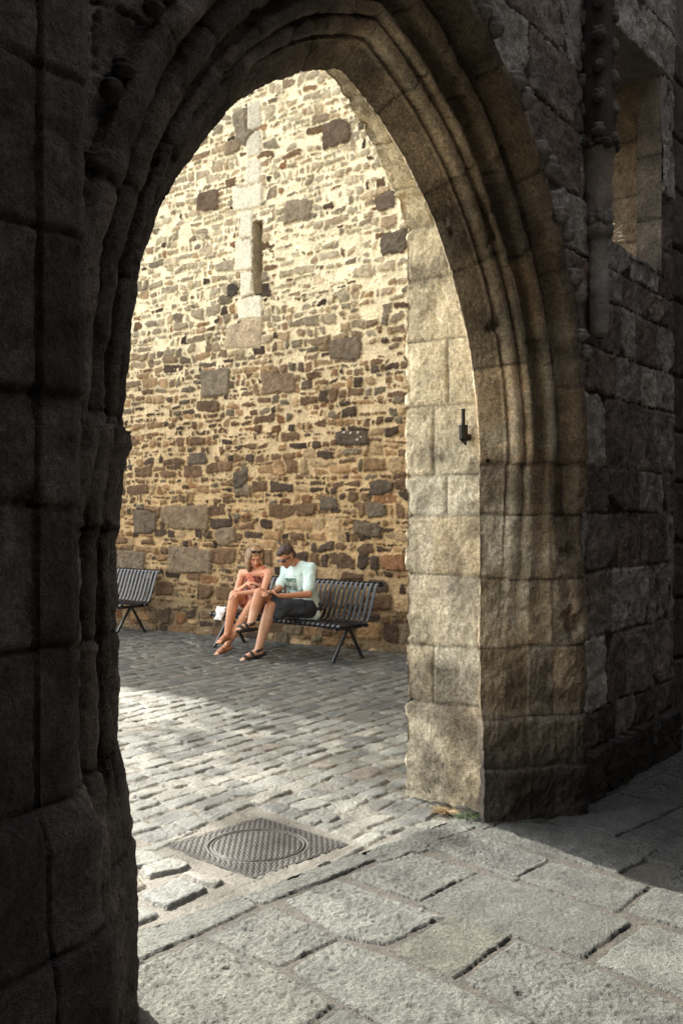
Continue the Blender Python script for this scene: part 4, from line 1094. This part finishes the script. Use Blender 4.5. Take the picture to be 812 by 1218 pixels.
# crumpled white paper lying over the free end of the seat
M_paper = plain_mat('white_paper', (.80,.80,.77), .7, 0, .2, noise=.04, scale=20)
uu, vv = np.meshgrid(np.linspace(-.5, .5, 26), np.linspace(-.5, .5, 26))
pc = pp(261, 729.5, 12.02)
base = np.array(pc); du = np.array((.743,-.669,0.)); dvv = np.array((-.25,-.35,-.55)); nrm = np.array((-.669,-.743,.25))
fold = .02*np.sin(uu*7+vv*3)+.03*fbm(uu*2, vv*2, 0*uu, 2, 3, .5, 970)
Pq = base+uu[..., None]*du*.15*(1-.15*vv[..., None])+vv[..., None]*dvv*.26+fold[..., None]*nrm
o = grid_mesh('crumpled_paper', Pq, None, M_paper); sm = o.modifiers.new('s', 'SOLIDIFY'); sm.thickness = .003
props(o, 'crumpled white paper lying on the bench seat beside the woman', 'paper')
# black rucksack on the far bench
bg_ = thing('rucksack', 'black rucksack standing on the half hidden left bench', 'bag', tuple(pp(131, 718, 13.6)[:2])+(.42,))
c0 = pp(130.5, 703, 13.55)
rot = Matrix.Rotation(math.radians(-39), 3, 'Z')
M_bag = plain_mat('black_nylon', (.012,.012,.013), .7, 0, .3, noise=.3, scale=30, bump=.4)
blob('bag_body', [ellip(c0, (.13,.10,.20), rot), ellip(c0+Vector((0,0,-.08)), (.14,.115,.14), rot)], M_bag, bg_, .01, 3)
blob('front_pocket', [ellip(c0+rot @ Vector((0,-.10,-.09)), (.095,.04,.09), rot)], M_bag, bg_, .01, 2)
mb = MB(); mb.tube([c0+rot @ Vector((.03*math.cos(a), 0, .19+.035*math.sin(a))) for a in np.linspace(0, PI, 9)], .007, 8); mb.build('handle', M_bag, bg_)

# =================================================================== PLANTS
def blades(name, label, cat, base, n, h, spread, col, lean=(0,0), seed=0, group=None, wd=.004, up=1.0, kind=None):
    rr = np.random.RandomState(seed); V = []; F = []; Cc = []
    for i in range(n):
        a = rr.uniform(0, 2*PI); r0 = spread*.35*math.sqrt(rr.rand()); hh = h*rr.uniform(.5, 1.1)
        b = np.array([base[0]+r0*math.cos(a), base[1]+r0*math.sin(a), base[2]])
        d = np.array([math.cos(a), math.sin(a), 0])*spread*rr.uniform(.3, 1.1)+np.array([lean[0], lean[1], 0])*hh
        s = np.array([-math.sin(a), math.cos(a), 0]); cl = np.array(col)*rr.uniform(.6, 1.4); n0 = len(V)
        for k in range(6):
            t = k/5; p = b+d*t**1.6+np.array([0,0,1])*hh*up*(t-.45*t**3); w_ = wd*(1-t)**.7+.0006
            V += [p-s*w_, p+s*w_, p+np.array([0,0,.0015])+s*0+d*.003]; Cc += [cl]*3
            if k:
                o = n0+(k-1)*3
                F += [(o,o+1,o+4,o+3),(o+1,o+2,o+5,o+4),(o+2,o,o+3,o+5)]
    ob = link(name, mesh_np(name, np.array(V), np.array(F), np.array(Cc)), M_leaf); props(ob, label, cat, group, kind); return ob
M_leaf = plain_mat('grass_blades', (.1,.1,.1), .55, 0, .3, noise=.2, scale=50, attr=True)
b = gp(513, 951); blades('grass_tuft', 'green arching grass tuft growing at the foot of the right jamb', 'grass tuft', (b[0]-.01, b[1], .0), 26, .15, .10, (.055,.10,.03), (-.25,-.2), 1, wd=.0045)
b = gp(531, 968); blades('dry_grass', 'small pale dry grass clump on the paving below the jamb', 'dry grass', (b[0], b[1], .0), 90, .045, .08, (.42,.30,.16), seed=2, wd=.002)
b = gp(557, 974); blades('small_weed', 'low green weed against the dark pier base', 'weed', (b[0], b[1], .0), 70, .035, .07, (.10,.15,.06), seed=3, wd=.003)
b = gw(2.95, .0, 3.30); blades('straw_tuft', 'dry straw growing out of the upper window opening', 'straw', tuple(b), 90, .42, .22, (.30,.22,.13), (-.15,-.1), 4, wd=.003)

# unseen tree added behind the yard wall so its crown dapples the sun
rt = np.random.RandomState(8)
tr = thing('tree', 'unseen broad leafed tree added behind the yard wall to dapple sunlight', 'tree', (-7.5, 18.6, 0))
mb = MB(); base_t = Vector((-7.5, 18.6, -.1))
mb.tube([base_t, base_t+Vector((.1,-.1,3)), base_t+Vector((.5,-.5,6)), base_t+Vector((.9,-1.1,9)), base_t+Vector((1.1,-1.4,11))], [.26,.21,.17,.10,.04], 12)
for i in range(9):
    a = rt.uniform(0, 2*PI); z = rt.uniform(5.5, 9.5); b0 = base_t+Vector((.08*z, -.1*z, z)); e0 = b0+Vector((math.cos(a)*rt.uniform(1.2, 2.2), math.sin(a)*rt.uniform(1.0, 2.0), rt.uniform(.8, 1.8)))
    mb.tube([b0, (b0+e0)/2+Vector((0,0,.2)), e0], [.08,.05,.02], 7)
M_bark = plain_mat('bark', (.09,.065,.045), .9, noise=.4, scale=14, bump=.6)
mb.build('trunk', M_bark, tr, smooth=True)
n = 3400; cl = np.array([[-6.6+rt.normal(0,1.7), 17.5+rt.normal(0,1.2), 10.7+rt.normal(0,.75)] for _ in range(46)])
cc_ = cl[rt.randint(len(cl), size=n)]+rt.normal(0, .30, (n, 3)); V = []; F = []
t1_ = rt.normal(0, 1, (n, 3)); t1_ /= np.linalg.norm(t1_, axis=1, keepdims=True); t2_ = np.cross(t1_, rt.normal(0, 1, (n, 3))); t2_ /= np.linalg.norm(t2_, axis=1, keepdims=True)
V = np.stack([cc_-t1_*.10, cc_+t2_*.045, cc_+t1_*.10, cc_-t2_*.045], 1).reshape(-1, 3); F = np.arange(4*n).reshape(n, 4)
lc = np.repeat(np.array((.06,.10,.03))*rt.uniform(.6, 1.4, (n, 1)), 4, axis=0)
link('crown', mesh_np('crown', V, F, lc, False), M_leaf, tr)
EXPO = 2.6
# =================================================================== BACKDROP, LIGHT, CAMERA


M_house = stone_mat('house_granite', .9, 30, 120, .4, .25, .012)
M_glass = plain_mat('dark_window_glass', (.02,.022,.025), .08, 0, .5)
M_paint = plain_mat('weathered_joinery', (.10,.09,.075), .6, noise=.2)
M_slate = plain_mat('roof_slate', (.045,.047,.055), .6, noise=.35, scale=12, bump=.4)
def street_house(label, s, m, rz, width, height, n, tone):  # unseen houses added to keep sky light off the gateway front
    """house whose front (local -y side faces the lane as +y) stands at gateway-frame point s, m"""
    o = gw(s, m, 0); base_rz = math.atan2(A[1], A[0])+rz
    t = thing('street_house', label, 'house', tuple(o), base_rz, 'unseen granite houses added round the lane')
    mb = MB(); fw = width/n; rows = [(.9,2.2),(3.5,4.9),(6.1,7.3)]
    rows = [r for r in rows if r[1] < height-.4]
    # front built as piers and bands round real openings
    zs = [-.1]
    for r in rows: zs += [r[0], r[1]]
    zs.append(height)
    for i in range(0, len(zs)-1, 2): mb.box(-width/2, width/2, -.4, 0, zs[i], zs[i+1])
    for r in rows:
        for k in range(n+1):
            x0 = -width/2+k*fw-(fw/2-.45 if k else 0); x1 = -width/2+k*fw+(fw/2-.45 if k < n else 0)
            mb.box(x0, x1, -.4, 0, r[0], r[1])
    mb.box(-width/2, width/2, -5, -.41, -.1, height)
    mb.build('wall', M_house, t, world=False, col=tone)
    mb = MB(); mb.add([(-width/2-.2,.25,height-.02),(width/2+.2,.25,height-.02),(width/2+.2,-5.2,height-.02),(-width/2-.2,-5.2,height-.02),(-width/2-.2,-2.5,height+2.4),(width/2+.2,-2.5,height+2.4)],
        [(0,1,5,4),(2,3,4,5),(0,4,3),(1,2,5),(0,3,2,1)]).build('roof', M_slate, t, world=False)
    for r in rows:
        for k in range(n):
            xc = -width/2+(k+.5)*fw; f = MB()
            for a, b, c_, d in ((-.45,-.38,r[0],r[1]),(.38,.45,r[0],r[1]),(-.035,.035,r[0],r[1]),(-.45,.45,r[0],r[0]+.07),(-.45,.45,r[1]-.07,r[1])):
                f.box(xc+a+.002, xc+b-.002, -.22, -.16, c_+.002, d-.002)
            w_ = f.build('window', M_paint, t, world=False)
            g_ = MB().box(xc-.42, xc+.42, -.20, -.19, r[0]+.03, r[1]-.03).build('pane', M_glass, w_, world=False)
street_house('unseen granite house opposite the gateway, added to block sky light', 1.5, -4.7, 0, 11.0, 9.0, 4, (.085,.075,.065))
street_house('unseen granite house left of the viewer, added to block sky light', -4.4, -3.0, -PI/2, 6.2, 11.0, 3, (.08,.07,.062))
street_house('unseen granite house right of the gateway, added to block sky light', 5.0, -2.7, PI/2, 4.4, 10.0, 2, (.08,.07,.062))
sc = bpy.context.scene
w = bpy.data.worlds.new('World'); sc.world = w; w.use_nodes = True
nt = w.node_tree; bg = nt.nodes['Background']; sky = nt.nodes.new('ShaderNodeTexSky')
SUN_EL = math.radians(41); sh = np.array([.60, -.83]); sund = -sh/np.linalg.norm(sh)
sky.sky_type = 'NISHITA'; sky.sun_disc = False; sky.sun_elevation = SUN_EL; sky.sun_rotation = math.atan2(sund[0], sund[1])
hs = nt.nodes.new('ShaderNodeHueSaturation'); hs.inputs['Saturation'].default_value = .45
wb_ = nt.nodes.new('ShaderNodeMix'); wb_.data_type = 'RGBA'; wb_.blend_type = 'MULTIPLY'; wb_.inputs[0].default_value = 1; wb_.inputs[7].default_value = (1.0, .955, .85, 1)
nt.links.new(sky.outputs[0], hs.inputs['Color']); nt.links.new(hs.outputs[0], wb_.inputs[6]); nt.links.new(wb_.outputs[2], bg.inputs[0]); bg.inputs[1].default_value = .15
sl = bpy.data.lights.new('sun', 'SUN'); sl.energy = 2.2; sl.angle = math.radians(.6); sl.color = (1, .95, .84)
so = bpy.data.objects.new('sun', sl); C.objects.link(so)
dirv = Vector((sund[0]*math.cos(SUN_EL), sund[1]*math.cos(SUN_EL), math.sin(SUN_EL)))
so.rotation_euler = dirv.to_track_quat('Z', 'Y').to_euler(); so.location = dirv*30
cd = bpy.data.cameras.new('camera'); cam = bpy.data.objects.new('camera', cd); C.objects.link(cam)
cd.sensor_fit = 'HORIZONTAL'; cd.sensor_width = 24; cd.lens = 24*FPX/812; cd.clip_end = 500; cd.clip_start = .05
cam.location = (0, 0, CAMZ); cam.rotation_euler = (PI/2, 0, 0); sc.camera = cam
vs = sc.view_settings; vs.view_transform = 'Standard'; vs.look = 'None'; vs.gamma = 1; vs.exposure = EXPO
